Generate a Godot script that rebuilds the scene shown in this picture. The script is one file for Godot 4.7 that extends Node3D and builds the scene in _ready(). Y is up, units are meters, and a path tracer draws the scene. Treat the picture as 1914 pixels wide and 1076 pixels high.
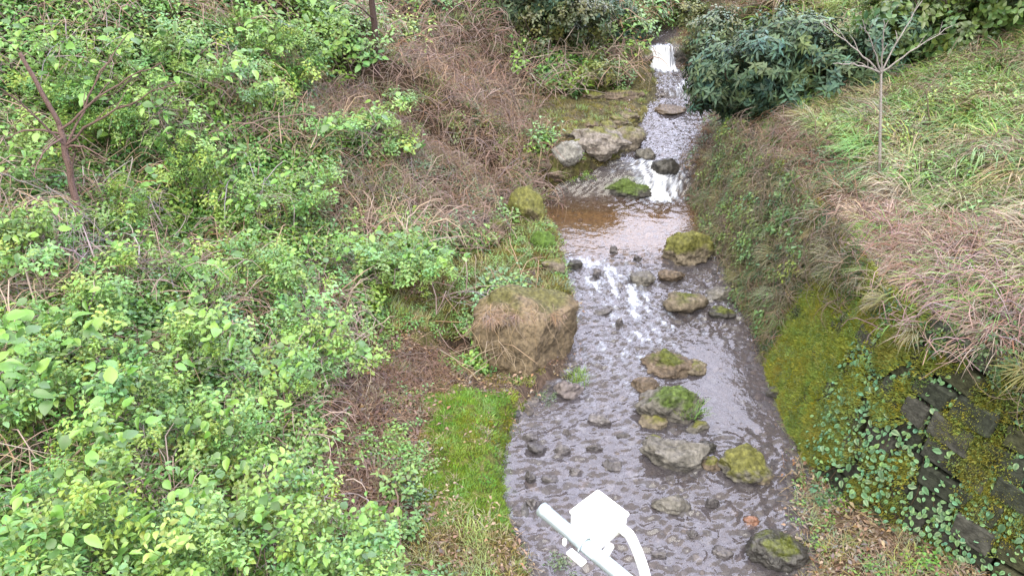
extends Node3D
# A mountain stream seen from a bridge: camera 7 m up, stream running away from it along -z ("d" below is distance ahead, -z).

const EYE := Vector3(0, 7, 0)
const PITCH := 31.0
const FOCAL := 1300.0

var rng := RandomNumberGenerator.new()
var n_big := FastNoiseLite.new()
var n_mid := FastNoiseLite.new()
var n_fine := FastNoiseLite.new()
var used := {}
var M := {}
var K := {}          # plant and stone meshes that are repeated
var zones := {}
# per 5 cm of distance: water level, edges of the water, foot of the wall, bank height, ledge width, slopes
var t_water := PackedFloat32Array()
var t_left := PackedFloat32Array()
var t_right := PackedFloat32Array()
var t_wall := PackedFloat32Array()
var t_bank := PackedFloat32Array()
var t_ledge := PackedFloat32Array()
var t_slope := PackedFloat32Array()
var t_rise := PackedFloat32Array()
var t_depth := PackedFloat32Array()
var t_rough := PackedFloat32Array()
var t_foam := PackedFloat32Array()


# ---------------------------------------------------------------- mesh builder
class MB:
	var v := PackedVector3Array()
	var c := PackedColorArray()
	var i := PackedInt32Array()

	func vert(p: Vector3, col: Color) -> int:
		v.append(p)
		c.append(col)
		return v.size() - 1

	func tri(a: int, b: int, d: int) -> void:
		i.append(a)
		i.append(b)
		i.append(d)

	func quad(a: int, b: int, d: int, e: int) -> void:
		tri(a, b, d)
		tri(a, d, e)

	# a pointed leaf: base, direction, side and face vectors; stations along the midrib
	func leaf(p: Vector3, dir: Vector3, up: Vector3, length: float, width: float, col: Color, droop := 0.25, fold := 0.25, fine := false, rim := Color(0, 0, 0, 0)) -> void:
		dir = dir.normalized()
		var side := dir.cross(up).normalized()
		if side.length() < 0.5:
			side = dir.cross(Vector3(0.3, 0.2, 1)).normalized()
		var face := side.cross(dir).normalized()
		var ts := [0.0, 0.22, 0.5, 0.8, 1.0] if fine else [0.0, 0.4, 1.0]
		var ws := [0.0, 0.42, 0.5, 0.28, 0.0] if fine else [0.0, 0.5, 0.0]
		var cc := []
		var ll := []
		var rr := []
		var vein := col * 0.86
		vein.a = 1
		var edge := col if rim.a == 0.0 else rim
		for k in ts.size():
			var t: float = ts[k]
			var q := p + dir * (t * length) - face * (droop * length * t * t)
			cc.append(vert(q, vein))
			var w: float = ws[k] * width
			if w > 0.0:
				ll.append(vert(q - side * w + face * (w * fold), edge))
				rr.append(vert(q + side * w + face * (w * fold), edge))
		var m := ll.size()
		tri(cc[0], cc[1], ll[0])
		tri(cc[0], rr[0], cc[1])
		for k in m - 1:
			quad(cc[k + 1], cc[k + 2], ll[k + 1], ll[k])
			quad(cc[k + 1], rr[k], rr[k + 1], cc[k + 2])
		tri(cc[m], cc[m + 1], ll[m - 1])
		tri(cc[m], rr[m - 1], cc[m + 1])

	# a blade of grass that arches over
	func blade(p: Vector3, dir: Vector3, length: float, width: float, bend: float, col: Color, tip: Color, seg := 5) -> void:
		dir = dir.normalized()
		var flat := Vector3(dir.x, 0, dir.z)
		flat = flat.normalized() if flat.length() > 0.01 else Vector3(1, 0, 0)
		var side := flat.cross(Vector3.UP).normalized()
		var q := p
		var last := [-1, -1]
		for k in seg + 1:
			var t := float(k) / seg
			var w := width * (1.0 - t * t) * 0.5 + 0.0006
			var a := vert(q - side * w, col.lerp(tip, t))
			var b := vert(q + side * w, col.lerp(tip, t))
			if k > 0:
				quad(last[0], last[1], b, a)
			last = [a, b]
			dir = (dir + (flat * 0.55 + Vector3.DOWN) * (bend / seg) * (0.4 + 1.4 * t)).normalized()
			q += dir * (length / seg)

	func tube(path: PackedVector3Array, radii: PackedFloat32Array, sides: int, col: Color, col2 := Color(0, 0, 0, 0), closed := true) -> void:
		var c2 := col if col2.a == 0.0 else col2
		var n := path.size()
		var ref := Vector3(0.31, 0.9, 0.27)
		var prev := []
		for k in n:
			var dir := (path[mini(k + 1, n - 1)] - path[maxi(k - 1, 0)]).normalized()
			var s := dir.cross(ref)
			if s.length() < 0.2:
				s = dir.cross(Vector3(1, 0.1, 0))
			s = s.normalized()
			var u := s.cross(dir)
			var ring := []
			for j in sides:
				var a := TAU * j / sides
				ring.append(vert(path[k] + (s * cos(a) + u * sin(a)) * radii[k], col.lerp(c2, float(k) / (n - 1))))
			if k > 0:
				for j in sides:
					quad(prev[j], ring[j], ring[(j + 1) % sides], prev[(j + 1) % sides])
			prev = ring
			if closed and (k == 0 or k == n - 1):
				var m := vert(path[k], col if k == 0 else c2)
				for j in sides:
					if k == 0:
						tri(m, ring[j], ring[(j + 1) % sides])
					else:
						tri(m, ring[(j + 1) % sides], ring[j])

	func flat_mesh() -> ArrayMesh:      # every face its own corners
		var f := MB.new()
		for k in i:
			f.i.append(f.v.size())
			f.v.append(v[k])
			f.c.append(c[k])
		return f.mesh()

	func mesh() -> ArrayMesh:
		var nn := PackedVector3Array()
		nn.resize(v.size())
		for k in range(0, i.size(), 3):
			var a := i[k]
			var b := i[k + 1]
			var d := i[k + 2]
			var nrm := (v[d] - v[a]).cross(v[b] - v[a])
			nn[a] += nrm
			nn[b] += nrm
			nn[d] += nrm
		for k in nn.size():
			nn[k] = nn[k].normalized() if nn[k].length_squared() > 1e-20 else Vector3.UP
		var arr := []
		arr.resize(Mesh.ARRAY_MAX)
		arr[Mesh.ARRAY_VERTEX] = v
		arr[Mesh.ARRAY_NORMAL] = nn
		arr[Mesh.ARRAY_COLOR] = c
		arr[Mesh.ARRAY_INDEX] = i
		var am := ArrayMesh.new()
		am.add_surface_from_arrays(Mesh.PRIMITIVE_TRIANGLES, arr)
		return am


# ---------------------------------------------------------------- naming
func numbered(called: String) -> String:
	if not used.has(called):
		used[called] = 0
		return called
	used[called] += 1
	return "%s_%03d" % [called, used[called]]


func tag(o: Node3D, label: String, category := "", group := "", kind := "") -> Node3D:
	o.set_meta("label", label)
	if category:
		o.set_meta("category", category)
	if group:
		o.set_meta("group", group)
	if kind:
		o.set_meta("kind", kind)
	return o


func thing(called: String, label: String, category: String, where := Vector3.ZERO, group := "") -> Node3D:
	var o := Node3D.new()
	o.name = numbered(called)
	o.position = where
	add_child(o, true)
	tag(o, label, category, group)
	return o


func obj(called: String, m: Mesh, mat: Material, parent: Node3D = null, where := Transform3D()) -> MeshInstance3D:
	var o := MeshInstance3D.new()
	o.mesh = m
	o.material_override = mat
	o.transform = where
	if parent == null:
		o.name = numbered(called)
		add_child(o, true)
	else:
		var k := 0
		if not parent.has_meta("_n"):
			parent.set_meta("_n", {})
		var d: Dictionary = parent.get_meta("_n")
		if d.has(called):
			d[called] += 1
			k = d[called]
		else:
			d[called] = 0
		o.name = called if k == 0 else "%s_%03d" % [called, k]
		parent.add_child(o, true)
	return o


func scatter(called: String, m: Mesh, mat: Material, list: Array, cols: PackedColorArray, parent: Node3D = null) -> MultiMeshInstance3D:
	var mm := MultiMesh.new()
	mm.transform_format = MultiMesh.TRANSFORM_3D
	mm.use_colors = true
	mm.mesh = m
	mm.instance_count = list.size()
	for k in list.size():
		mm.set_instance_transform(k, list[k])
		mm.set_instance_color(k, cols[k])
	var o := MultiMeshInstance3D.new()
	o.multimesh = mm
	o.material_override = mat
	if parent == null:
		o.name = numbered(called)
		add_child(o, true)
	else:
		o.name = called
		parent.add_child(o, true)
	o.set_meta("kind", "stuff")
	return o


# ---------------------------------------------------------------- terrain
func table(rows: Array) -> PackedFloat32Array:
	var out := PackedFloat32Array()
	var k := 0
	for s in 1401:
		var d := s * 0.05
		while k < rows.size() - 2 and d > rows[k + 1][0]:
			k += 1
		var t := clampf((d - rows[k][0]) / (rows[k + 1][0] - rows[k][0]), 0.0, 1.0)
		out.append(lerpf(rows[k][1], rows[k + 1][1], t))
	return out


func soften(a: PackedFloat32Array, r: int) -> PackedFloat32Array:
	var out := a.duplicate()
	for s in a.size():
		var sum := 0.0
		for k in range(-r, r + 1):
			sum += a[clampi(s + k, 0, a.size() - 1)]
		out[s] = sum / (2 * r + 1)
	return out


func look(a: PackedFloat32Array, d: float) -> float:
	var f := clampf(d * 20.0, 0.0, 1399.0)
	var k := int(f)
	return lerpf(a[k], a[k + 1], f - k)


func ground_y(x: float, d: float) -> float:
	var w := look(t_water, d)
	var xl := look(t_left, d)
	var xr := look(t_right, d)
	var big := n_big.get_noise_2d(x, d)
	var mid := n_mid.get_noise_2d(x, d)
	if x > xl and x < xr:
		var e := minf(x - xl, xr - x)
		return w - look(t_depth, d) * smoothstep(-0.1, 0.7, e) - 0.03 + mid * 0.055
	if x <= xl:
		var u := xl - x
		var bank := look(t_bank, d)
		var lw := look(t_ledge, d)
		var h := w - 0.03 + smoothstep(-0.03, 0.28, u) * bank
		h += u * 0.05
		var over := maxf(0.0, u - lw)
		var sl := look(t_slope, d)
		h += sl * (over + 0.5 * (exp(-over * 2.0) - 1.0))
		h += big * 0.32 * smoothstep(lw * 0.6, lw + 2.0, u) + mid * 0.07 * smoothstep(0.0, 0.5, u)
		h -= 0.6 * exp(-(Vector2(x + 0.25, (d - 14.6) * 0.7).length_squared()) / 0.16) * smoothstep(0.25, 0.7, u)
		h -= 0.75 * exp(-(Vector2(x + 0.78, d - 9.55).length_squared()) / 0.10) * smoothstep(0.2, 0.6, u)
		return h
	var xw := look(t_wall, d)
	var rise := look(t_rise, d)
	if x < xw:
		var foot := smoothstep(0.0, 0.8, x - xr)
		return w - 0.03 + foot * 0.2 + maxf(0.0, x - xr - 0.3) * 0.16 + mid * 0.06
	var v := x - xw - 0.16
	var wallness := smoothstep(16.5, 14.0, d)
	var run := lerpf(1.5, 0.66, wallness)
	var h2 := w + 0.05 + clampf(v / run, 0.0, 1.0) * rise
	var past := maxf(0.0, v - run)
	h2 += past * 0.42 + big * 0.35 * smoothstep(0.0, 1.5, past) + mid * 0.06
	return h2


func normal_at(x: float, d: float) -> Vector3:
	var e := 0.12
	return Vector3(ground_y(x - e, d) - ground_y(x + e, d), 2 * e, ground_y(x, d + e) - ground_y(x, d - e)).normalized()


func ray(px: float, py: float) -> Vector3:
	var u := (px - 957.0) / FOCAL
	var v := -(py - 538.0) / FOCAL
	var p := deg_to_rad(PITCH)
	return Vector3(u, cos(p) * v - sin(p), -cos(p) - sin(p) * v)


func at(px: float, py: float, depth: float) -> Vector3:
	return EYE + ray(px, py) * depth


func spot(px: float, py: float) -> Vector3:      # where a sight line meets the ground or the water
	var r := ray(px, py)
	var t := 2.0
	while t < 60.0:
		var p := EYE + r * t
		var g := ground_y(p.x, -p.z)
		if p.y < maxf(g, look(t_water, -p.z) if (p.x > look(t_left, -p.z) and p.x < look(t_right, -p.z)) else g):
			return p
		t += 0.06
	return EYE + r * t


func in_view(p: Vector3, margin := 0.25) -> bool:
	var q := p - EYE
	var a := deg_to_rad(PITCH)
	var z := -q.z * cos(a) - q.y * sin(a)
	if z < 0.6:
		return false
	var y := (q.y * cos(a) - q.z * sin(a)) / z * FOCAL
	var x := q.x / z * FOCAL
	return absf(x) < 957.0 * (1 + margin) + 80 and absf(y) < 538.0 * (1 + margin) + 80


func zone_poly(called: String, pts: Array) -> void:
	var poly := PackedVector2Array()
	for k in range(0, pts.size(), 2):
		var s := spot(pts[k], pts[k + 1])
		poly.append(Vector2(s.x, -s.z))
	zones[called] = poly


func zone_at(x: float, d: float) -> String:
	var xl := look(t_left, d)
	var xr := look(t_right, d)
	if x > xl and x < xr:
		return "pool" if d > 12.7 and d < 15.3 and x < 4.0 + n_mid.get_noise_2d(x, d) else "bed"
	var q := Vector2(x + n_mid.get_noise_2d(x * 1.3 + 40, d * 1.3) * 0.45, d + n_mid.get_noise_2d(x * 1.3, d * 1.3 + 70) * 0.45)
	if x >= xr:
		var xw := look(t_wall, d)
		if x < xw:
			return "foot"
		if x < xw + 0.75 and d < 15.0:
			return "face"
		if Geometry2D.is_point_in_polygon(q, zones.dry_right):
			return "dry_right"
		return "grass_right"
	var u := xl - x
	if d > 8.15 and d < 10.2 and u < 1.15 + n_mid.get_noise_2d(x, d) * 0.4:
		return "gravel"
	if Vector2(x + 0.8, d - 9.5).length() < 0.4:
		return "gravel"
	for z in ["moss", "dry_front", "litter", "moss_slope", "terrace", "brown"]:
		if Geometry2D.is_point_in_polygon(q, zones[z]):
			return z
	if u < 0.5 and d < 12.0:
		return "moss" if d < 8.0 else "moss_slope"
	if u < 0.8 and d < 22.0:
		return "moss_slope" if d < 16.0 else "terrace"
	return "green"


# ---------------------------------------------------------------- materials
func noise_tex(freq: float, seed_: int, ramp: Array, octaves := 5, size := 512, kind := FastNoiseLite.TYPE_SIMPLEX_SMOOTH) -> NoiseTexture2D:
	var n := FastNoiseLite.new()
	n.noise_type = kind
	n.seed = seed_
	n.frequency = freq
	n.fractal_octaves = octaves
	n.fractal_gain = 0.55
	var t := NoiseTexture2D.new()
	t.width = size
	t.height = size
	t.seamless = true
	t.noise = n
	if ramp:
		var g := Gradient.new()
		g.offsets = PackedFloat32Array(ramp.map(func(r): return r[0]))
		g.colors = PackedColorArray(ramp.map(func(r): return r[1]))
		t.color_ramp = g
	return t


func grey(v: float) -> Color:
	return Color(v, v, v)


func surface_mat(rough: float, freq: float, seed_: int, low: float, scale: float, bump: float, bump_freq := 0.03) -> StandardMaterial3D:
	var m := StandardMaterial3D.new()
	m.vertex_color_use_as_albedo = true
	m.roughness = rough
	m.metallic_specular = 0.4
	m.albedo_texture = noise_tex(freq, seed_, [[0.0, grey(low)], [0.5, grey((low + 1.0) * 0.52)], [1.0, grey(1.0)]])
	m.uv1_triplanar = true
	m.uv1_world_triplanar = true
	m.uv1_scale = Vector3.ONE * scale
	if bump > 0.0:
		m.heightmap_enabled = true
		m.heightmap_texture = noise_tex(bump_freq, seed_ + 7, [], 6)
		m.heightmap_scale = bump
	return m


func leaf_mat(rough: float, back: float, spec := 0.5) -> StandardMaterial3D:
	var m := StandardMaterial3D.new()
	m.vertex_color_use_as_albedo = true
	m.roughness = rough
	m.metallic_specular = spec
	m.cull_mode = BaseMaterial3D.CULL_DISABLED
	if back > 0.0:
		m.backlight_enabled = true
		m.backlight = grey(back)
	return m


func plain_mat(col: Color, rough: float, metal := 0.0) -> StandardMaterial3D:
	var m := StandardMaterial3D.new()
	m.albedo_color = col
	m.roughness = rough
	m.metallic = metal
	return m


func make_materials() -> void:
	M.ground = surface_mat(0.95, 0.02, 3, 0.35, 0.9, 3.0)
	M.rock = surface_mat(0.75, 0.012, 11, 0.4, 1.6, 1.6, 0.025)
	M.wet = surface_mat(0.3, 0.012, 12, 0.4, 1.9, 1.2, 0.03)
	M.wall = surface_mat(0.85, 0.015, 15, 0.35, 1.4, 1.2, 0.04)
	M.bark = surface_mat(0.9, 0.03, 21, 0.4, 3.0, 0.5, 0.06)
	M.leaf = leaf_mat(0.4, 0.6, 0.6)
	M.gloss = leaf_mat(0.52, 0.3, 0.4)
	M.grass = leaf_mat(0.6, 0.5)
	M.dry = leaf_mat(0.9, 0.2, 0.2)
	M.moss = leaf_mat(0.95, 0.3, 0.1)
	M.foam = leaf_mat(0.6, 0.0)
	M.foam.transparency = BaseMaterial3D.TRANSPARENCY_ALPHA
	var w := StandardMaterial3D.new()
	w.transparency = BaseMaterial3D.TRANSPARENCY_ALPHA
	w.vertex_color_use_as_albedo = true
	w.albedo_color = Color(1, 1, 1, 0.34)
	w.roughness = 0.07
	w.metallic_specular = 0.48
	w.cull_mode = BaseMaterial3D.CULL_DISABLED
	w.normal_enabled = true
	var nt := noise_tex(0.02, 31, [], 3)
	nt.as_normal_map = true
	nt.bump_strength = 5.0
	w.normal_texture = nt
	w.normal_scale = 0.22
	w.uv1_triplanar = true
	w.uv1_world_triplanar = true
	w.uv1_scale = Vector3.ONE * 0.8
	M.water = w
	M.white = plain_mat(Color(0.93, 0.94, 0.93), 0.35)
	M.conduit = plain_mat(Color(0.92, 0.93, 0.92), 0.4)
	M.steel = plain_mat(Color(0.72, 0.77, 0.80), 0.38, 0.55)


# ---------------------------------------------------------------- kit of plants and stones
func hue(base: Color, spread: float) -> Color:
	var f := 1.0 + rng.randf_range(-spread, spread)
	var warm := rng.randf_range(-0.2, 0.24) * (0.3 if base.r > base.g else 1.0)
	return Color(base.r * f * (1 + warm), base.g * f, base.b * f * (1 - warm * 1.3 + rng.randf_range(-0.1, 0.2)))


func around() -> Vector3:
	var a := rng.randf() * TAU
	return Vector3(cos(a), 0, sin(a))


func weed_clump(stems: int, leaves: int, leaf_len: float, tall: float, radius: float) -> ArrayMesh:
	var b := MB.new()
	for s in stems:
		var p := around() * radius * sqrt(rng.randf())
		var top := p + Vector3(rng.randf_range(-0.1, 0.1), tall * rng.randf_range(0.4, 1.0), rng.randf_range(-0.1, 0.1))
		b.tube(PackedVector3Array([p - Vector3(0, 0.08, 0), p.lerp(top, 0.6), top]), PackedFloat32Array([0.004, 0.003, 0.002]), 3, Color(0.8, 0.7, 0.5), Color(0, 0, 0, 0), false)
		var a := rng.randf() * TAU
		for k in leaves:
			var t := (k + 0.6) / leaves
			a += 2.4 + rng.randf_range(-0.4, 0.4)
			var dir := Vector3(cos(a), rng.randf_range(-0.25, 0.5), sin(a))
			var l := leaf_len * rng.randf_range(0.6, 1.15) * lerpf(1.1, 0.7, t)
			b.leaf(p.lerp(top, 0.25 + 0.75 * t) + dir * 0.015, dir, Vector3.UP, l, l * rng.randf_range(0.32, 0.72), hue(Color(1, 1, 1), 0.36), rng.randf_range(0.1, 0.45), rng.randf_range(0.1, 0.4), leaf_len > 0.075)
	return b.mesh()


func grass_tuft(blades: int, length: float, width: float, spread: float, lean: float, bend: float) -> ArrayMesh:
	var b := MB.new()
	for k in blades:
		var o := around() * spread * sqrt(rng.randf())
		var d := Vector3(o.x * 1.2 + lean + rng.randf_range(-0.35, 0.35), rng.randf_range(0.7, 1.2), o.z * 1.2 + rng.randf_range(-0.4, 0.4))
		var f := hue(Color(1, 1, 1), 0.25)
		if rng.randf() < 0.14:
			f = Color(1.5, 1.15, 1.5) * rng.randf_range(0.7, 1.1)
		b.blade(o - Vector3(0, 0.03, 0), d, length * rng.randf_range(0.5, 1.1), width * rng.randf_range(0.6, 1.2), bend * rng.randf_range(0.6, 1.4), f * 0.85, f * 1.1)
	return b.mesh()


func bramble_clump(count: int, radius: float, tall: float, thick: float) -> ArrayMesh:
	var b := MB.new()
	for k in count:
		var p := around() * radius * sqrt(rng.randf())
		var d := around()
		var length := radius * rng.randf_range(0.5, 1.5)
		var h := tall * rng.randf_range(0.1, 1.0)
		var path := PackedVector3Array()
		var rad := PackedFloat32Array()
		var side := d.cross(Vector3.UP) * rng.randf_range(-0.3, 0.3)
		for s in 5:
			var t := s / 4.0
			path.append(p + d * (length * (t - 0.3)) + side * length * sin(t * 2.6) + Vector3(0, h * sin(t * 2.4 + 0.2) * 1.0 - 0.02, 0) + Vector3(rng.randf_range(-1, 1), rng.randf_range(-1, 1), rng.randf_range(-1, 1)) * 0.015)
			rad.append(thick * lerpf(1.0, 0.4, t) * (0.6 + 0.8 * float(k % 3) / 2.0))
		var f := hue(Color(1, 1, 1), 0.4)
		b.tube(path, rad, 3, f, f * 1.15, false)
	return b.mesh()


func litter_clump(count: int, radius: float) -> ArrayMesh:
	var b := MB.new()
	for k in count:
		var p := around() * radius * sqrt(rng.randf()) + Vector3(0, rng.randf_range(0.0, 0.05), 0)
		var d := around() + Vector3(0, rng.randf_range(-0.4, 0.4), 0)
		var l := rng.randf_range(0.03, 0.085)
		if k % 2:
			b.leaf(p, d, Vector3(rng.randf_range(-0.6, 0.6), 1, rng.randf_range(-0.6, 0.6)), l, l * 0.5, hue(Color(1, 1, 1), 0.4), rng.randf_range(-0.3, 0.5), rng.randf_range(0.2, 0.7))
		else:
			var q := p + d * rng.randf_range(0.06, 0.2)
			b.tube(PackedVector3Array([p, p.lerp(q, 0.5) + Vector3(0, 0.015, 0), q]), PackedFloat32Array([0.0025, 0.0025, 0.0015]), 3, hue(Color(1, 1, 1), 0.45), Color(0, 0, 0, 0), false)
	return b.mesh()


func moss_tuft(count: int, radius: float, length: float) -> ArrayMesh:
	var b := MB.new()
	for k in count:
		var o := around() * radius * sqrt(rng.randf())
		var d := Vector3(rng.randf_range(-0.7, 0.7), 1, rng.randf_range(-0.7, 0.7)).normalized()
		var side := around() * rng.randf_range(0.004, 0.009)
		var f := hue(Color(1, 1, 1), 0.3)
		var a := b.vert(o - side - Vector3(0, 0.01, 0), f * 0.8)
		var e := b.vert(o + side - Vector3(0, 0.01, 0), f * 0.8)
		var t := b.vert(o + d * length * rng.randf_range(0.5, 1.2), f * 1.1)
		b.tri(a, e, t)
	return b.mesh()


func ico(level: int) -> MB:
	var b := MB.new()
	var t := (1.0 + sqrt(5.0)) / 2.0
	for p in [Vector3(-1, t, 0), Vector3(1, t, 0), Vector3(-1, -t, 0), Vector3(1, -t, 0), Vector3(0, -1, t), Vector3(0, 1, t), Vector3(0, -1, -t), Vector3(0, 1, -t), Vector3(t, 0, -1), Vector3(t, 0, 1), Vector3(-t, 0, -1), Vector3(-t, 0, 1)]:
		b.vert(p.normalized(), Color.WHITE)
	var f := PackedInt32Array([0, 11, 5, 0, 5, 1, 0, 1, 7, 0, 7, 10, 0, 10, 11, 1, 5, 9, 5, 11, 4, 11, 10, 2, 10, 7, 6, 7, 1, 8, 3, 9, 4, 3, 4, 2, 3, 2, 6, 3, 6, 8, 3, 8, 9, 4, 9, 5, 2, 4, 11, 6, 2, 10, 8, 6, 7, 9, 8, 1])
	for l in level:
		var g := PackedInt32Array()
		var mids := {}
		for k in range(0, f.size(), 3):
			var e := [0, 0, 0]
			for j in 3:
				var p := f[k + j]
				var q := f[k + (j + 1) % 3]
				var key := mini(p, q) * 100000 + maxi(p, q)
				if not mids.has(key):
					mids[key] = b.vert((b.v[p] + b.v[q]).normalized(), Color.WHITE)
				e[j] = mids[key]
			g.append_array([f[k], e[0], e[2], f[k + 1], e[1], e[0], f[k + 2], e[2], e[1], e[0], e[1], e[2]])
		f = g
	for k in range(0, f.size(), 3):      # front faces clockwise
		b.tri(f[k], f[k + 2], f[k + 1])
	return b


# a stone: a sphere cut by random planes, roughened; moss is a growth of its own colour on the upper faces
func rock_mesh(size: Vector3, seed_: int, stone: Color, moss: float, moss_col := Color(0.13, 0.15, 0.03), level := 3, cuts := 9, boxy := 0.0, rough := 1.0, taper := 0.0) -> ArrayMesh:
	var r := RandomNumberGenerator.new()
	r.seed = seed_
	var b := ico(level)
	var planes := []
	for k in cuts:
		var nrm := Vector3(r.randf_range(-1, 1), r.randf_range(-0.7, 1), r.randf_range(-1, 1)).normalized()
		planes.append([nrm, r.randf_range(0.6, 0.88)])
	var off := Vector3(seed_ % 97, seed_ % 31, seed_ % 53) * 3.7
	for k in b.v.size():
		var p := b.v[k]
		if boxy > 0.0:
			var mx := maxf(absf(p.x), maxf(absf(p.y), absf(p.z)))
			p = p.lerp(p / mx, boxy)
		for q in planes:
			var over: float = p.dot(q[0]) - q[1]
			if over > 0.0:
				p -= q[0] * over * 0.9
		var dir := b.v[k]
		var bump := n_big.get_noise_3dv(p * 2.2 + off) * 0.24 + n_mid.get_noise_3dv(p * 2.0 + off) * 0.15 + n_fine.get_noise_3dv(p * 1.2 + off) * 0.075
		p += dir * bump * rough
		p.x *= 1.0 + taper * p.y
		b.v[k] = p * size * 0.5 * 1.12
		var tone := 1.0 + n_mid.get_noise_3dv(p * 1.4 + off * 2.0) * 0.45
		var col := stone * tone
		var m := smoothstep(0.0, 0.35, dir.y * 0.8 - 0.55 + moss + n_mid.get_noise_3dv(p * 1.1 + off) * 0.5) if moss > 0.0 else 0.0
		col = col.lerp(moss_col * (0.8 + 0.5 * (n_fine.get_noise_3dv(p * 3.0 + off) + 0.5)), m)
		col.a = 1
		b.c[k] = col
	return b.mesh()


func make_kit() -> void:
	K.weed = []
	for k in 5:
		K.weed.append(weed_clump(7, 7, 0.095, 0.30, 0.2))
	K.slim = []
	for k in 3:
		K.slim.append(weed_clump(9, 8, 0.075, 0.42, 0.2))
	K.herb = []
	for k in 4:
		K.herb.append(weed_clump(10, 6, 0.06, 0.16, 0.22))
	K.grass = []
	for k in 4:
		K.grass.append(grass_tuft(46, 0.62, 0.013, 0.13, 0.45, 1.7))
	K.sasa = []
	for k in 3:
		K.sasa.append(grass_tuft(30, 0.5, 0.026, 0.2, 0.4, 1.5))
	K.short = []
	for k in 3:
		K.short.append(grass_tuft(50, 0.17, 0.007, 0.14, 0.0, 0.9))
	K.bramble = []
	for k in 4:
		K.bramble.append(bramble_clump(26, 0.42, 0.32, 0.0055))
	K.litter = []
	for k in 4:
		K.litter.append(litter_clump(34, 0.26))
	K.moss = []
	for k in 3:
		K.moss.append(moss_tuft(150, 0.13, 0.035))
	K.pebble = []
	for k in 5:
		K.pebble.append(rock_mesh(Vector3(1.0, 0.55, 0.8), 900 + k, Color.WHITE, 0.0, Color.BLACK, 1, 6))
	K.dark = []
	for k in 3:
		K.dark.append(spray_clump(0.17, 0.05, 26))
	K.broad = []
	for k in 3:
		K.broad.append(spray_clump(0.13, 0.07, 22))
	K.leaf = []
	for k in 6:
		var b := MB.new()
		var c := Color(0.13, 0.30, 0.045) if k % 3 == 0 else Color(0.10, 0.235, 0.05) if k % 3 == 1 else Color(0.19, 0.34, 0.055)
		b.leaf(Vector3(0, 0, 0), Vector3(0, 0, -1), Vector3.UP, 1.0, [0.72, 0.5, 0.62, 0.44, 0.8, 0.56][k], c * [1.0, 0.75, 0.95, 0.85, 0.62, 1.05][k], [0.3, 0.55, 0.15, 0.7, 0.25, 0.4][k], [0.2, 0.45, 0.3, 0.6, 0.15, 0.35][k], true)
		K.leaf.append(b.mesh())


# the end of a leafy branch: a twig with leaves all round it, growing along +y
func spray_clump(leaf_len: float, leaf_w: float, count: int) -> ArrayMesh:
	var b := MB.new()
	for s in 3:
		var d := Vector3(rng.randf_range(-0.8, 0.8), 1, rng.randf_range(-0.8, 0.8)).normalized()
		var l := 0.4 * rng.randf_range(0.7, 1.1)
		b.tube(PackedVector3Array([Vector3.ZERO, d * l * 0.5, d * l]), PackedFloat32Array([0.006, 0.004, 0.002]), 3, Color(0.9, 0.6, 0.6), Color(0, 0, 0, 0), false)
		var a := rng.randf() * TAU
		for k in count / 3:
			a += 2.4
			var t := 0.25 + 0.75 * k / (count / 3.0)
			var dir := Vector3(cos(a), rng.randf_range(-0.3, 0.6), sin(a))
			b.leaf(d * l * t, dir, Vector3.UP, leaf_len * rng.randf_range(0.7, 1.1), leaf_w * rng.randf_range(0.8, 1.1), hue(Color(1, 1, 1), 0.28), rng.randf_range(0.1, 0.5), 0.25, leaf_len > 0.12)
	return b.mesh()


# ---------------------------------------------------------------- builders
func build_ground() -> void:
	var xs := PackedFloat32Array()
	var x := -45.0
	while x < 45.0:
		xs.append(x)
		x += 0.085 if x > -7.0 and x < 7.5 else 0.16 if x > -12 and x < 12 else 0.8
	var ds := PackedFloat32Array()
	var d := -3.0
	while d < 70.0:
		ds.append(d)
		d += 0.3 if d < 3.0 else 0.075 if d < 11.0 else 0.1 if d < 24.0 else 0.6
	var b := MB.new()
	var soil := {
		"bed": Color(0.10, 0.075, 0.055), "pool": Color(0.26, 0.165, 0.085), "gravel": Color(0.15, 0.105, 0.08), "green": Color(0.07, 0.06, 0.03), "moss": Color(0.17, 0.18, 0.045), "dry_front": Color(0.17, 0.13, 0.06), "litter": Color(0.15, 0.085, 0.055),
		"moss_slope": Color(0.13, 0.125, 0.04), "terrace": Color(0.15, 0.135, 0.075), "brown": Color(0.14, 0.095, 0.06), "foot": Color(0.17, 0.115, 0.07), "face": Color(0.05, 0.05, 0.03),
		"dry_right": Color(0.17, 0.12, 0.085), "grass_right": Color(0.10, 0.09, 0.045)}
	for j in ds.size():
		for i in xs.size():
			var dd := ds[j]
			var y := ground_y(xs[i], dd) + n_fine.get_noise_2d(xs[i], dd) * 0.03
			var z := zone_at(xs[i], dd) if dd > 2.0 and dd < 30.0 and absf(xs[i]) < 14.0 else "green"
			var c: Color = soil[z]
			c = c * (1.0 + n_mid.get_noise_2d(xs[i] * 2.0, dd * 2.0) * 0.5)
			c.a = 1
			b.vert(Vector3(xs[i], y, -dd), c)
	var w := xs.size()
	for j in ds.size() - 1:
		for i in w - 1:
			var a := j * w + i
			b.quad(a, a + w, a + w + 1, a + 1)
	tag(obj("ground", b.mesh(), M.ground), "brown earth of the stream banks and gravelly stream bed", "ground", "", "structure")


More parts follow.
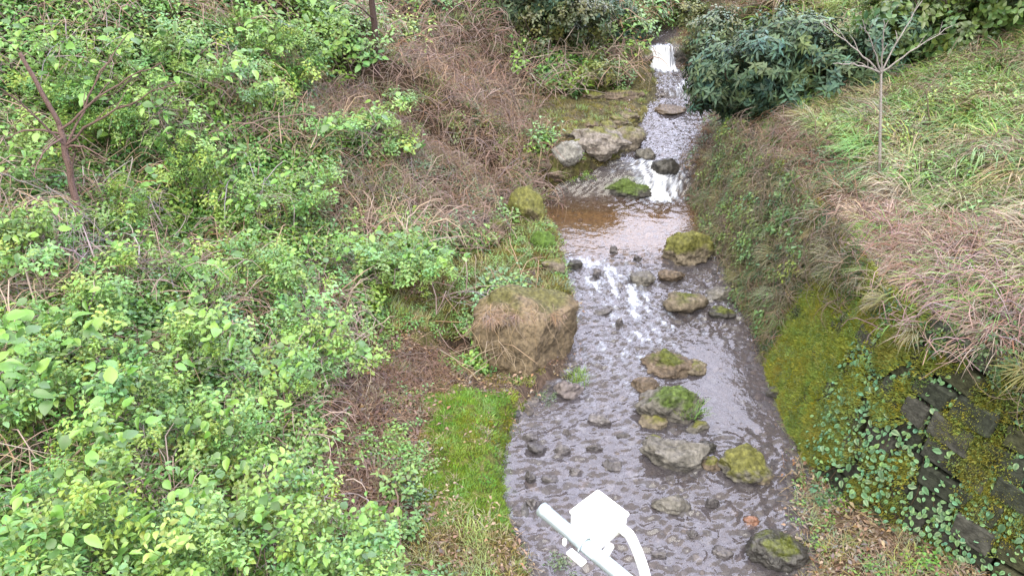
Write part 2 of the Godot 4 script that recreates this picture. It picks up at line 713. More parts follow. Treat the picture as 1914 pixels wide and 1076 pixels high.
func build_water() -> void:
	var b := MB.new()
	var f := MB.new()
	var cols := 120
	var d := 3.2
	var rows := 0
	var prev_d := 0.0
	var foam_id := {}
	var nf := FastNoiseLite.new()
	nf.seed = 77
	nf.frequency = 1.0
	nf.fractal_octaves = 4
	var heights := []
	while d < 30.0:
		var w := look(t_water, d)
		var xl := look(t_left, d) - 0.25
		var xr := look(t_right, d) + 0.3
		var rough := look(t_rough, d)
		for i in cols + 1:
			var x := lerpf(xl, xr, float(i) / cols)
			var calm := smoothstep(0.0, 0.9, d - 7.2) * smoothstep(0.0, 0.7, x - 2.5) * smoothstep(0.0, 0.8, 10.3 - d)      # the quiet run beside the wall
			var amp := rough * (1.0 - 0.93 * calm)
			var skew := x * 0.9 + d * 0.35
			amp *= 1.0 + 0.7 * n_big.get_noise_2d(x * 1.6 + 50, d * 1.1)
			var y := w + nf.get_noise_2d(skew * 2.6, d * 3.6) * 0.042 * amp + nf.get_noise_2d(skew * 6.0 + 30 + sin(d * 1.7) * 2.0, d * 10.5) * 0.044 * amp + nf.get_noise_2d(skew * 2.0, d * 5.0 + 90) * 0.004
			var deep := smoothstep(0.12, 0.4, look(t_depth, d))
			b.vert(Vector3(x, y, -d), Color(0.13, 0.12, 0.14).lerp(Color(0.15, 0.085, 0.04), deep))
		rows += 1
		d += 0.035 if d < 13 else 0.05 if d < 22.6 else 0.2
	for j in rows - 1:
		for i in cols:
			var a := j * (cols + 1) + i
			b.quad(a, a + cols + 1, a + cols + 2, a + 1)
	tag(obj("water", b.mesh(), M.water), "shallow rippling stream water over a stony bed", "stream", "", "structure")
	# white water: only where the flow breaks; its cover thins out towards the edges
	var src := b.v
	var alpha := PackedFloat32Array()
	for k in src.size():
		var p := src[k]
		var dd := -p.z
		var centre := look(t_foam_x, dd) + n_mid.get_noise_2d(dd, 3.0) * 0.25
		var band := exp(-pow((p.x - centre) / look(t_foam_w, dd), 2.0))
		var q := look(t_foam, dd) * band
		var e := minf(p.x - look(t_left, dd), look(t_right, dd) - p.x)
		if q < 0.02 or e < 0.03:
			alpha.append(0.0)
			continue
		var t := nf.get_noise_2d((p.x + dd * 0.25) * 5.0, dd * 1.6 + 17) * 0.8 + nf.get_noise_2d(p.x * 14.0, dd * 8.0) * 0.5 + (p.y - look(t_water, dd)) * 4.0
		alpha.append(smoothstep(0.35, 1.3, t + q * 1.6))
	for j in rows - 1:
		for i in cols:
			var a := j * (cols + 1) + i
			var quad := [a, a + cols + 1, a + cols + 2, a + 1]
			if maxf(maxf(alpha[quad[0]], alpha[quad[1]]), maxf(alpha[quad[2]], alpha[quad[3]])) < 0.01:
				continue
			var ids := []
			for q in quad:
				if not foam_id.has(q):
					foam_id[q] = f.vert(src[q] + Vector3(0, 0.006, 0), Color(0.42, 0.46, 0.58, alpha[q]).lerp(Color(0.8, 0.82, 0.86, alpha[q]), clampf((alpha[q] - 0.5) * 1.5, 0.0, 1.0) * clampf(look(t_foam, -src[q].z) * 1.6, 0.0, 1.0)))
				ids.append(foam_id[q])
			f.quad(ids[0], ids[1], ids[2], ids[3])
	tag(obj("foam", f.mesh(), M.foam), "white foam on the cascades and riffles of the stream", "foam", "", "stuff")


var t_foam_x := PackedFloat32Array()
var t_foam_w := PackedFloat32Array()


func build_wall() -> void:
	var wall := thing("retaining_wall", "mossy dry stone retaining wall along the stream's edge", "wall", Vector3(4.4, 0, -8))
	var shapes := []
	for k in 6:
		shapes.append(stone_block(500 + k))
	var mats := []
	var tones := [Color(0.085, 0.09, 0.075), Color(0.11, 0.11, 0.095), Color(0.065, 0.075, 0.055), Color(0.09, 0.095, 0.05)]
	for t in tones:
		var m: StandardMaterial3D = M.wall.duplicate()
		m.albedo_color = t.linear_to_srgb()
		mats.append(m)
	var count := 0
	var courses := 9
	for c in courses:
		var d := 3.9 + (c % 2) * 0.2
		while d < 14.0:
			var bend := (look(t_wall, d + 0.5) - look(t_wall, d)) / 0.5
			var real := rng.randf_range(0.27, 0.66)
			var length := real / sqrt(1.0 + bend * bend)
			var dm := d + length * 0.5
			var base := look(t_water, dm)
			var total := look(t_rise, dm)
			var ch := total / courses
			var hgt := ch * (c + 0.5)
			var out := 0.66 * hgt / total
			var p := Vector3(look(t_wall, dm) + out + 0.06, base + hgt, -dm)
			var x2 := look(t_wall, dm + 0.3) - look(t_wall, dm - 0.3)
			var along := Vector3(x2, 0, -0.6).normalized()
			var up := Vector3(0.66, total, 0).normalized()
			var face := along.cross(up).normalized()
			up = face.cross(along)
			var bas := Basis(along * (real - 0.012), up * (ch - 0.012), face * 0.34)
			bas = bas.rotated(face, rng.randf_range(-0.05, 0.05)).rotated(up, rng.randf_range(-0.09, 0.09))
			if count < 300:
				obj("stone", shapes[rng.randi() % 6], mats[rng.randi() % 4], wall, Transform3D(bas, p + face * rng.randf_range(-0.03, 0.05) - wall.position))
			count += 1
			d += length


func stone_block(seed_: int) -> ArrayMesh:
	var r := RandomNumberGenerator.new()
	r.seed = seed_
	var b := MB.new()
	# a block with chamfered corners: each face a quad of its own, joined by chamfers
	var corner := {}
	for sx in [-1, 1]:
		for sy in [-1, 1]:
			for sz in [-1, 1]:
				var j := Vector3(r.randf_range(-0.05, 0.05), r.randf_range(-0.07, 0.07), r.randf_range(-0.06, 0.06))
				var e := 0.5
				var ins := Vector3(r.randf_range(0.04, 0.09), r.randf_range(0.06, 0.14), r.randf_range(0.08, 0.2))
				var s := Vector3(sx, sy, sz)
				for ax in 3:
					var q := s * e
					for o in 3:
						if o != ax:
							q[o] -= s[o] * ins[o]
					corner[[sx, sy, sz, ax]] = b.vert(q + j, Color.WHITE * r.randf_range(0.85, 1.1))
	var add := func(a: int, c: int, d: int, e: int) -> void:      # outward and clockwise
		var mid := (b.v[a] + b.v[c] + b.v[d]) / 3.0
		if (b.v[d] - b.v[a]).cross(b.v[c] - b.v[a]).dot(mid) < 0.0:
			var t := c
			c = e if e >= 0 else d
			if e >= 0:
				e = t
			else:
				d = t
		if e >= 0:
			b.quad(a, c, d, e)
		else:
			b.tri(a, c, d)
	for ax in 3:
		var o1 := (ax + 1) % 3
		var o2 := (ax + 2) % 3
		for s in [-1, 1]:
			var ids := []
			for pair in [[-1, -1], [1, -1], [1, 1], [-1, 1]]:
				var k := [0, 0, 0]
				k[ax] = s
				k[o1] = pair[0]
				k[o2] = pair[1]
				ids.append(corner[[k[0], k[1], k[2], ax]])
			add.call(ids[0], ids[1], ids[2], ids[3])
		for s1 in [-1, 1]:
			for s2 in [-1, 1]:
				var ids := []
				for e in [-1, 1]:
					var k := [0, 0, 0]
					k[ax] = e
					k[o1] = s1
					k[o2] = s2
					ids.append(corner[[k[0], k[1], k[2], o1]])
					ids.append(corner[[k[0], k[1], k[2], o2]])
				add.call(ids[0], ids[1], ids[3], ids[2])
	for sx in [-1, 1]:
		for sy in [-1, 1]:
			for sz in [-1, 1]:
				add.call(corner[[sx, sy, sz, 0]], corner[[sx, sy, sz, 1]], corner[[sx, sy, sz, 2]], -1)
	return b.flat_mesh()


# px: foot of the stone in the photograph and its width and height there
func rock(px: float, py: float, w: float, h: float, label: String, stone: Color, moss := 0.0, wet := false, moss_col := Color(0.13, 0.15, 0.03), deep := 0.75, called := "rock", group := "", boxy := 0.0) -> Node3D:
	var s := spot(px, py - h * 0.12)
	var depth := (s - EYE).dot(Vector3(0, -sin(deg_to_rad(PITCH)), -cos(deg_to_rad(PITCH))))
	var m := depth / FOCAL
	w *= 0.88
	var size := Vector3(w * m, maxf(h * m * 0.8, 0.05), w * m * deep)
	var mesh := rock_mesh(size, int(px * 3 + py * 7), stone, moss, moss_col, 4 if w > 80 else 3, 10, boxy)
	var tr := Transform3D(Basis.IDENTITY, s + Vector3(0, size.y * 0.22, -size.z * 0.3))
	var o := obj(called, mesh, M.wet if wet else M.rock, null, tr)
	tag(o, label, "rock" if called == "rock" else called, group)
	return o


func tilt(up: Vector3, yaw: float, size: float) -> Basis:
	var f := Vector3(cos(yaw), 0, sin(yaw))
	var r := f.cross(up).normalized()
	f = up.cross(r).normalized()
	return Basis(f, up, r) * Basis.from_scale(Vector3.ONE * size)


# bare stem bending from a to b, with side twigs
func stick(p: Vector3, q: Vector3, r0: float, r1: float, sag: float, col: Color, twigs := 3, wob := 0.03) -> ArrayMesh:
	var b := MB.new()
	var path := PackedVector3Array()
	var rad := PackedFloat32Array()
	var n := 10
	var l := p.distance_to(q)
	for k in n + 1:
		var t := float(k) / n
		path.append(p.lerp(q, t) + Vector3(rng.randf_range(-1, 1), rng.randf_range(-1, 1), rng.randf_range(-1, 1)) * wob * l * 0.3 + Vector3(0, sag * sin(t * PI), 0))
		rad.append(lerpf(r0, r1, t))
	b.tube(path, rad, 6, col, col * 1.1)
	for k in twigs:
		var i := rng.randi_range(3, n - 1)
		var d := (q - p).normalized() + Vector3(rng.randf_range(-1, 1), rng.randf_range(-0.3, 0.8), rng.randf_range(-1, 1)) * 0.8
		var e := path[i] + d.normalized() * l * rng.randf_range(0.12, 0.3)
		b.tube(PackedVector3Array([path[i], path[i].lerp(e, 0.5) + Vector3(0, 0.02 * l, 0), e]), PackedFloat32Array([rad[i] * 0.6, rad[i] * 0.45, rad[i] * 0.25]), 4, col, col * 1.1, false)
	return b.mesh()


# a leafy sapling or branch: stems from the root through the given points, leaves as parts of their own
func leafy(called: String, label: String, category: String, root: Vector3, tips: Array, leaf_size: float, per_tip: int, reach: float, stem_r := 0.012, group := "", bark := Color(0.16, 0.1, 0.07), tone := 0) -> Node3D:
	var t := thing(called, label, category, root, group)
	var fill := [[], [], []]
	var tint := [PackedColorArray(), PackedColorArray(), PackedColorArray()]
	for tip in tips:
		for k in int(per_tip * 0.62):
			var e2: Vector3 = (tip - root) * rng.randf_range(0.45, 1.0) + around() * reach * 1.25 * sqrt(rng.randf()) - Vector3(0, rng.randf() * 0.25, 0)
			fill[k % 3].append(Transform3D(tilt(Vector3(rng.randf_range(-0.4, 0.4), 1, rng.randf_range(-0.3, 0.5)).normalized(), rng.randf() * TAU, rng.randf_range(0.55, 0.95)), e2))
			tint[k % 3].append(hue(Color(0.13, 0.285, 0.06).lerp(Color(0.22, 0.36, 0.075), rng.randf()), 0.28))
	for v in 3:
		scatter("foliage" if v == 0 else "foliage_%03d" % v, K.weed[v] if v else K.herb[0], M.leaf, fill[v], tint[v], t)
	for tip in tips:
		var e: Vector3 = tip - root
		var st := stick(Vector3(0, -0.1, 0), e, stem_r, stem_r * 0.35, 0.05 * e.length(), bark, 3, 0.04)
		obj("stem", st, M.bark, t)
		for k in per_tip:
			var o := around() * reach * pow(rng.randf(), 0.7) + Vector3(0, rng.randf_range(-0.35, 0.35) * reach, 0)
			var p := e + o
			if k % 5 < 2:
				p = e * rng.randf_range(0.3, 1.0) + o * 0.7 + Vector3(0, 0.05, 0)
			var yaw := rng.randf() * TAU
			var up := Vector3(rng.randf_range(-0.5, 0.5), 1, rng.randf_range(-0.5, 0.5) + 0.25).normalized()
			var bas := tilt(up, yaw, leaf_size * rng.randf_range(0.42, 1.08))
			obj("leaf", K.leaf[rng.randi() % 6], M.leaf, t, Transform3D(bas, p))
	return t


# an evergreen shrub: stems and a crown of sprays with gaps
func shrub(called: String, label: String, where: Vector3, size: Vector3, count: int, kit: Array, mat: Material, col: Color, spray := 1.0, group := "") -> void:
	var t := thing(called, label, "shrub", where, group)
	for k in 5:
		var e := around() * size.x * 0.3 + Vector3(0, size.y * rng.randf_range(0.6, 0.9), 0)
		obj("stem", stick(around() * 0.1 - Vector3(0, 0.2, 0), e, 0.035, 0.012, 0.0, Color(0.12, 0.09, 0.07), 4), M.bark, t)
	var lists := [[], [], []]
	var cols := [PackedColorArray(), PackedColorArray(), PackedColorArray()]
	var lumps := []
	for k in 9:
		lumps.append([Vector3(rng.randf_range(-0.62, 0.62), rng.randf_range(0.1, 0.75), rng.randf_range(-0.62, 0.62)), rng.randf_range(0.28, 0.5)])
	for k in count:
		var lump: Array = lumps[rng.randi() % 9]
		var dir := Vector3(rng.randf_range(-1, 1), rng.randf_range(-0.8, 1), rng.randf_range(-1, 1)).normalized()
		var p: Vector3 = lump[0] + dir * lump[1] * pow(rng.randf(), 0.35)
		p = p * Vector3(size.x * 0.5, size.y, size.z * 0.5)
		if p.y < -0.1:
			p.y = absf(p.y)
		var up := (dir + Vector3(0, 0.35, 0)).normalized()
		var v := k % 3
		lists[v].append(Transform3D(tilt(up, rng.randf() * TAU, spray * rng.randf_range(0.7, 1.25)), p))
		cols[v].append(hue(col, 0.3))
	for v in 3:
		scatter("foliage" if v == 0 else "foliage_%03d" % v, kit[v % kit.size()], mat, lists[v], cols[v], t)


func past(x: float, d: float) -> float:      # how far behind the wall's top edge
	return x - look(t_wall, d) - 0.16 - lerpf(1.5, 0.66, smoothstep(16.5, 14.0, d))


func build_cover() -> void:
	# kinds of ground cover, each one mass; chosen by the zone of the bank they grow on
	var L := {}
	var C := {}
	for k in ["weed", "slim", "herb", "grass", "sasa", "short", "bramble", "litter", "moss"]:
		L[k] = []
		C[k] = []
		for v in K[k].size():
			L[k].append([])
			C[k].append(PackedColorArray())
	var GREEN := Color(0.14, 0.30, 0.055)
	var LIME := Color(0.21, 0.36, 0.07)
	var DEEP := Color(0.05, 0.11, 0.04)
	var STRAW := Color(0.345, 0.29, 0.195)
	var RUST := Color(0.225, 0.145, 0.11)
	var TWIG := Color(0.24, 0.18, 0.145)
	var MOSS := Color(0.25, 0.27, 0.055)
	var put := func(k: String, x: float, d: float, col: Color, size: float, lean := false, lift := 0.0) -> void:
		var y := ground_y(x, d)
		var up := normal_at(x, d).lerp(Vector3.UP, 0.45).normalized()
		var yaw := rng.randf() * TAU
		if lean:
			yaw = PI + rng.randf_range(-1.0, 1.0) * (1.7 if rng.randf() < 0.4 else 0.9) if x > 3.5 else rng.randf_range(-1.2, 1.2)
		var v: int = rng.randi() % L[k].size()
		L[k][v].append(Transform3D(tilt(up, yaw, size * rng.randf_range(0.75, 1.3)), Vector3(x, y + lift, -d)))
		C[k][v].append(hue(col, 0.22))
	var d := 2.2
	while d < 42.0:
		var step := 0.15 if d < 9 else 0.19 if d < 15 else 0.27 if d < 24 else 0.42
		var far := clampf(step / 0.17, 1.0, 2.4)
		var x := -24.0
		while x < 26.0:
			x += step
			var px := x + rng.randf_range(-0.5, 0.5) * step
			var pd := d + rng.randf_range(-0.5, 0.5) * step
			var q := Vector3(px, ground_y(px, pd), -pd)
			if not in_view(q):
				continue
			var z := zone_at(px, pd)
			var patch := n_big.get_noise_2d(px * 1.7 + 300, pd * 1.7)
			var fine := n_mid.get_noise_2d(px + 100, pd)
			var r := rng.randf()
			match z:
				"bed", "pool", "face":
					pass
				"moss":
					put.call("moss", px, pd, MOSS.lerp(Color(0.17, 0.33, 0.055), clampf(0.7 + fine * 1.5, 0, 1)), 1.0)
					put.call("moss", px + 0.07, pd + 0.06, Color(0.2, 0.34, 0.06), 1.0)
					if r < 0.45:
						put.call("short", px, pd, LIME if r < 0.38 else STRAW, 0.6)
					if r > 0.93 - patch * 0.3:
						put.call("litter", px, pd, STRAW.lerp(RUST, rng.randf()), 0.8)
				"dry_front":
					if r < 0.6:
						put.call("short", px, pd, STRAW.lerp(LIME, rng.randf()), 1.0)
					if r > 0.35:
						put.call("moss", px, pd, MOSS.lerp(RUST, 0.4), 1.1)
					if r > 0.6:
						put.call("litter", px, pd, STRAW.lerp(RUST, rng.randf()), 1.0)
				"litter":
					put.call("litter", px, pd, RUST.lerp(STRAW, rng.randf() * 0.5), 1.0)
					if r < 0.22:
						put.call("bramble", px, pd, RUST.lerp(TWIG, rng.randf()), 0.75)
					if patch + fine > 0.22 and r > 0.35:
						put.call("herb", px, pd, GREEN, 0.9)
					if r > 0.8:
						put.call("short", px, pd, STRAW.lerp(GREEN, rng.randf()), 0.9)
				"moss_slope":
					put.call("moss", px, pd, MOSS.lerp(RUST, 0.25 + 0.3 * rng.randf()), 1.2)
					if r < 0.55:
						put.call("short", px, pd, LIME.lerp(STRAW, rng.randf() * 0.8), 1.1)
					if fine > 0.1 and r > 0.5:
						put.call("herb", px, pd, GREEN, 0.8)
					if r > 0.85:
						put.call("litter", px, pd, RUST, 1.0)
				"terrace":
					put.call("moss", px, pd, MOSS.lerp(TWIG, 0.3 + 0.3 * rng.randf()), 1.4)
					if r < 0.4:
						put.call("short", px, pd, LIME.lerp(STRAW, rng.randf()), 1.0)
					if r > 0.85:
						put.call("litter", px, pd, TWIG, 1.3)
				"brown":
					if r < 0.62:
						put.call("bramble", px, pd, Color(0.3, 0.235, 0.19).lerp(RUST, rng.randf() * 0.8), 1.15 * far * 0.8)
					if r > 0.5:
						put.call("litter", px, pd, RUST.lerp(STRAW, rng.randf() * 0.4), 1.2)
					if patch + fine * 0.5 > -0.12 and r > 0.3:
						put.call("herb", px, pd, Color(0.13, 0.175, 0.07).lerp(GREEN, rng.randf() * 0.4), 1.2)
					if fine > -0.15 and r > 0.3:
						put.call("short", px, pd, LIME.lerp(STRAW, 0.2 + 0.6 * rng.randf()), 1.7)
				"green":
					var dens := 0.8 + patch * 0.9 + fine * 0.3
					if pd > 17.0:
						dens = 0.35 + patch
					if r < dens:
						put.call("weed", px, pd, GREEN.lerp(LIME if fine > -0.12 else DEEP, rng.randf() * 0.7), far * rng.randf_range(0.8, 1.1))
					if rng.randf() < 0.2 + fine * 0.4:
						put.call("slim", px, pd, LIME.lerp(Color(0.17, 0.30, 0.10), rng.randf()), far)
					elif r < dens + 0.22:
						put.call("herb", px, pd, GREEN.lerp(DEEP, rng.randf()), far)
					if rng.randf() < 0.1 - patch * 0.3:
						put.call("bramble", px, pd, TWIG.lerp(RUST, rng.randf() * 0.6) * 1.25, far * 1.1, false, 0.08)
					if rng.randf() < 0.05:
						put.call("bramble", px, pd, Color(0.36, 0.29, 0.24), far * 1.25, false, 0.27)
					if rng.randf() < 0.3:
						put.call("litter", px, pd, RUST, far)
				"gravel":
					if r < 0.35:
						put.call("litter", px, pd, RUST.lerp(STRAW, rng.randf()), 0.9)
					if r > 0.75:
						put.call("moss", px, pd, MOSS.lerp(RUST, rng.randf() * 0.6), 0.9)
					if r > 0.93:
						put.call("short", px, pd, LIME, 0.8)
				"foot":
					put.call("litter", px, pd, RUST.lerp(STRAW, rng.randf()), 1.0)
					if r < 0.4:
						put.call("short", px, pd, STRAW.lerp(GREEN, rng.randf() * 0.7), 1.0)
					if r > 0.8:
						put.call("herb", px, pd, GREEN, 0.8)
				"grass_right" when past(px, pd) < 0.75:
					# the edge of the wall's top: leafy growth near by, darker tangle further on
					if pd < 7.0:
						if r < 0.5:
							put.call("herb", px, pd, GREEN.lerp(DEEP, rng.randf()), 1.1)
						elif r < 0.75:
							put.call("short", px, pd, LIME.lerp(STRAW, rng.randf()), 1.4)
						if r > 0.7:
							put.call("bramble", px, pd, TWIG, 0.7)
					else:
						if r < 0.4:
							put.call("grass", px, pd, GREEN.lerp(STRAW, rng.randf() * 0.8), 0.6, true)
						elif r < 0.75:
							put.call("herb", px, pd, DEEP.lerp(GREEN, rng.randf() * 0.5), 1.2)
						if r > 0.45:
							put.call("bramble", px, pd, TWIG.lerp(RUST, rng.randf()), 0.9)
				"dry_right":
					if r < 0.6:
						put.call("bramble", px, pd, Color(0.3, 0.22, 0.19).lerp(Color(0.34, 0.22, 0.2), rng.randf()), 1.0)
					if r > 0.1:
						put.call("grass", px, pd, STRAW.lerp(Color(0.40, 0.295, 0.255), rng.randf()) if r + patch * 0.5 < 0.74 else GREEN.lerp(LIME, rng.randf()), 0.85, true)
					if r > 0.85:
						put.call("litter", px, pd, RUST, 1.2)
				"grass_right":
					if r < 0.62:
						put.call("grass", px, pd, GREEN.lerp(LIME, rng.randf()).lerp(STRAW, rng.randf() * 0.45) if fine + patch + rng.randf() * 0.7 > 0.12 else STRAW.lerp(LIME, rng.randf() * 0.5), far * 0.95, true)
					elif r < 0.8:
						put.call("sasa", px, pd, GREEN.lerp(DEEP, rng.randf() * 0.6), far, true)
					if r > 0.8:
						put.call("bramble", px, pd, TWIG, far)
					if r > 0.85:
						put.call("grass", px, pd, STRAW, far, true)
					if rng.randf() < 0.16:
						put.call("weed" if r < 0.5 else "slim", px, pd, GREEN.lerp(LIME, rng.randf()), far * 0.9)
					if rng.randf() < 0.25:
						put.call("litter", px, pd, STRAW.lerp(RUST, rng.randf()), far * 1.3, false, 0.1)
		d += step
	var say := {
		"slim": ["weed_undergrowth", "taller pale green weeds among the leafy cover of the slope", "weeds"],
		"weed": ["weeds", "bright green leafy weeds covering the slope beside the stream", "weeds"], "herb": ["undergrowth", "low small-leaved green herbs among the litter", "undergrowth"],
		"grass": ["long_grass", "long arching green and straw grass on the bank above the wall", "grass"], "sasa": ["broad_grass", "broad-bladed bamboo grass on the bank above the wall", "grass"],
		"short": ["short_grass", "short tufted grass on the mossy banks", "grass"], "bramble": ["bramble_undergrowth", "tangled dry brown bramble stems on the banks", "brambles"],
		"litter": ["fallen_leaves", "reddish brown leaf and twig litter on the banks", "leaf litter"], "moss": ["moss_undergrowth", "yellow-green moss cushions on the stream banks", "moss"]}
	var mat := {"weed": M.leaf, "slim": M.leaf, "herb": M.leaf, "grass": M.grass, "sasa": M.grass, "short": M.grass, "bramble": M.dry, "litter": M.dry, "moss": M.moss}
	for k in L:
		var holder := Node3D.new()
		holder.name = numbered(say[k][0])
		add_child(holder, true)
		tag(holder, say[k][1], say[k][2], "", "stuff")
		for v in L[k].size():
			if L[k][v].size():
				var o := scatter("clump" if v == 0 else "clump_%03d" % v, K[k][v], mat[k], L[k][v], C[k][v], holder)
		var total := 0
		for v in L[k]:
			total += v.size()


func build_wall_plants() -> void:
	# moss and hanging growth on the face of the wall
	var lm := [[], [], []]
	var cm := [PackedColorArray(), PackedColorArray(), PackedColorArray()]
	var lb := [[], [], [], []]
	var cb := [PackedColorArray(), PackedColorArray(), PackedColorArray(), PackedColorArray()]
	var lg := [[], [], [], []]
	var cg := [PackedColorArray(), PackedColorArray(), PackedColorArray(), PackedColorArray()]
	var lh := [[], [], [], []]
	var ch := [PackedColorArray(), PackedColorArray(), PackedColorArray(), PackedColorArray()]
	var lw := [[], [], [], []]
	var cw := [PackedColorArray(), PackedColorArray(), PackedColorArray(), PackedColorArray()]
	var face := Vector3(-1, 0.3, 0).normalized()
	for k in 17000:
		var d := rng.randf_range(3.5, 15.5)
		var t := rng.randf()
		var rise := look(t_rise, d)
		var x := look(t_wall, d) + 0.66 * t
		var p := Vector3(x - 0.13, look(t_water, d) + t * rise + 0.02, -d)
		var n := n_mid.get_noise_2d(d * 1.2, t * 2.5 + 9) + n_big.get_noise_2d(d * 2.0, t * 2.0) * 0.5
		var mossy := smoothstep(6.6, 7.8, d) * smoothstep(14.5, 10.5, d + t * 2.0)
		var turn := (look(t_wall, d + 0.3) - look(t_wall, d - 0.3)) / 0.6
		face = Vector3(-1, 0.3, -turn).normalized()
		var bas := tilt((face + Vector3(rng.randf_range(-0.2, 0.2), rng.randf_range(-0.1, 0.3), rng.randf_range(-0.2, 0.2))).normalized(), rng.randf() * TAU, rng.randf_range(0.7, 1.3))
		if n * 1.4 + mossy * 0.72 - 0.04 > rng.randf() * 0.9 + 0.05:
			lm[k % 3].append(Transform3D(bas, p))
			cm[k % 3].append(hue(Color(0.22, 0.29, 0.06).lerp(Color(0.27, 0.265, 0.07), clampf(rng.randf() * 0.4 + n * 0.9, 0.0, 1.0)), 0.25))
		if k % 13 == 0 and d > 6.8 and d < 11.0 and rng.randf() < 0.4:
			lh[k % 4].append(Transform3D(tilt(face, rng.randf() * TAU, rng.randf_range(0.35, 0.7)), p))
			ch[k % 4].append(hue(Color(0.15, 0.21, 0.055), 0.35))
		if k % 7 == 0 and d > 9.6 and rng.randf() < 0.12 + n * 0.6:
			lw[k % 4].append(Transform3D(tilt((face + Vector3(0, 0.3, 0)).normalized(), rng.randf() * TAU, rng.randf_range(0.6, 1.1)), p))
			cw[k % 4].append(hue(Color(0.09, 0.17, 0.075).lerp(Color(0.15, 0.24, 0.06), rng.randf()), 0.35))
		if k % 9 == 0 and (d > 9.3 or (t > 0.8 and d > 8.0) or (t > 0.92 and k % 2 == 0)):      # growth hanging down over the top
			var down := Vector3(-0.55, -0.6 + rng.randf_range(-0.3, 0.3), rng.randf_range(-0.6, 0.6)).normalized()
			if rng.randf() < 0.36:
				lb[k % 4].append(Transform3D(tilt(face, rng.randf() * TAU, rng.randf_range(0.6, 1.0)), p - face * 0.02))
				cb[k % 4].append(hue(Color(0.24, 0.18, 0.15).lerp(Color(0.15, 0.14, 0.09), rng.randf()), 0.25))
			elif rng.randf() < 0.3:
				lg[k % 4].append(Transform3D(tilt((face + Vector3(0, 0.9, 0)).normalized(), PI + rng.randf_range(-0.7, 0.7), rng.randf_range(0.4, 0.75)), p))
				cg[k % 4].append(hue(Color(0.11, 0.17, 0.06).lerp(Color(0.28, 0.22, 0.14), rng.randf() * 0.8), 0.25))
			else:
				lh[k % 4].append(Transform3D(tilt(face, rng.randf() * TAU, rng.randf_range(0.7, 1.1)), p))
				ch[k % 4].append(hue(Color(0.08, 0.15, 0.065), 0.35))
	var h := thing("wall_moss", "yellow-green moss covering the stone wall's face", "moss")
	h.set_meta("kind", "stuff")
	for v in 3:
		scatter("cushion" if v == 0 else "cushion_%03d" % v, K.moss[v], M.moss, lm[v], cm[v], h)
	var g := thing("hanging_undergrowth", "dry stems and grass hanging over the wall's top edge", "undergrowth")
	g.set_meta("kind", "stuff")
	for v in 4:
		scatter("tangle" if v == 0 else "tangle_%03d" % v, K.bramble[v], M.dry, lb[v], cb[v], g)
		scatter("weed" if v == 0 else "weed_%03d" % v, K.weed[v], M.leaf, lw[v], cw[v], g)
		scatter("grass" if v == 0 else "grass_%03d" % v, K.grass[v], M.grass, lg[v], cg[v], g)
		scatter("herb" if v == 0 else "herb_%03d" % v, K.herb[v], M.leaf, lh[v], ch[v], g)


func build_ivy() -> void:
	var t := thing("ivy", "dark ivy with pale-edged leaves climbing the stone wall", "ivy", Vector3(look(t_wall, 6.0), 0.1, -6.0))
	var leaves := []
	for k in 4:
		var b := MB.new()
		var c := Color(0.06, 0.12, 0.06) * (0.8 + 0.25 * k)
		c.a = 1
		b.leaf(Vector3.ZERO, Vector3(0, 0, -1), Vector3.UP, 1.0, 0.62, c, 0.35, 0.3, true, Color(0.22, 0.3, 0.17) if k % 2 else c * 1.7)
		leaves.append(b.mesh())
	var left := 290
	var small := []
	var tint := PackedColorArray()
	for s in 18:
		var d0 := rng.randf_range(4.5, 6.9)
		var dir := rng.randf_range(-0.1, 0.8)
		var path := PackedVector3Array()
		var rad := PackedFloat32Array()
		for k in 14:
			var h := k / 13.0
			var d := d0 + dir * h + sin(h * 7.0 + s) * 0.12
			path.append(Vector3(look(t_wall, d) - 0.12 + 0.66 * h, 0.15 + h * 2.15, -d) - t.position)
			rad.append(0.007 - 0.004 * h)
		var b := MB.new()
		b.tube(path, rad, 4, Color(0.13, 0.09, 0.06))
		obj("stem", b.mesh(), M.bark, t)
		for k in 16:
			if left <= 0:
				break
			left -= 1
			var fit := ivy_fit(path[rng.randi_range(1, 13)], t.position, 0.16)
			obj("leaf", leaves[rng.randi() % 4], M.gloss, t, fit * Transform3D(Basis.from_scale(Vector3.ONE * rng.randf_range(0.06, 0.115)), Vector3.ZERO))
		for k in 75:
			small.append(ivy_fit(path[rng.randi_range(1, 13)], t.position, 0.24) * Transform3D(Basis.from_scale(Vector3.ONE * rng.randf_range(0.035, 0.08)), Vector3.ZERO))
			tint.append(hue(Color(1.1, 1.1, 1.0), 0.3))
	scatter("foliage", leaves[2], M.gloss, small, tint, t)


func ivy_fit(p: Vector3, base: Vector3, spread: float) -> Transform3D:
	var q := p + Vector3(0, rng.randf_range(-1, 1) * spread, rng.randf_range(-1, 1) * spread)
	var d := -(q.z + base.z)
	var turn := (look(t_wall, d + 0.3) - look(t_wall, d - 0.3)) / 0.6
	q.x += look(t_wall, d) - look(t_wall, -(p.z + base.z)) + (q.y - p.y) * 0.27
	var out := Vector3(-1, 0.3, -turn).normalized()
	var up := (out + Vector3(rng.randf_range(-0.5, 0.5), 0.5 + rng.randf_range(-0.5, 0.5), rng.randf_range(-0.5, 0.5))).normalized()
	return Transform3D(tilt(up, rng.randf() * TAU, 1.0), q + out * 0.05)


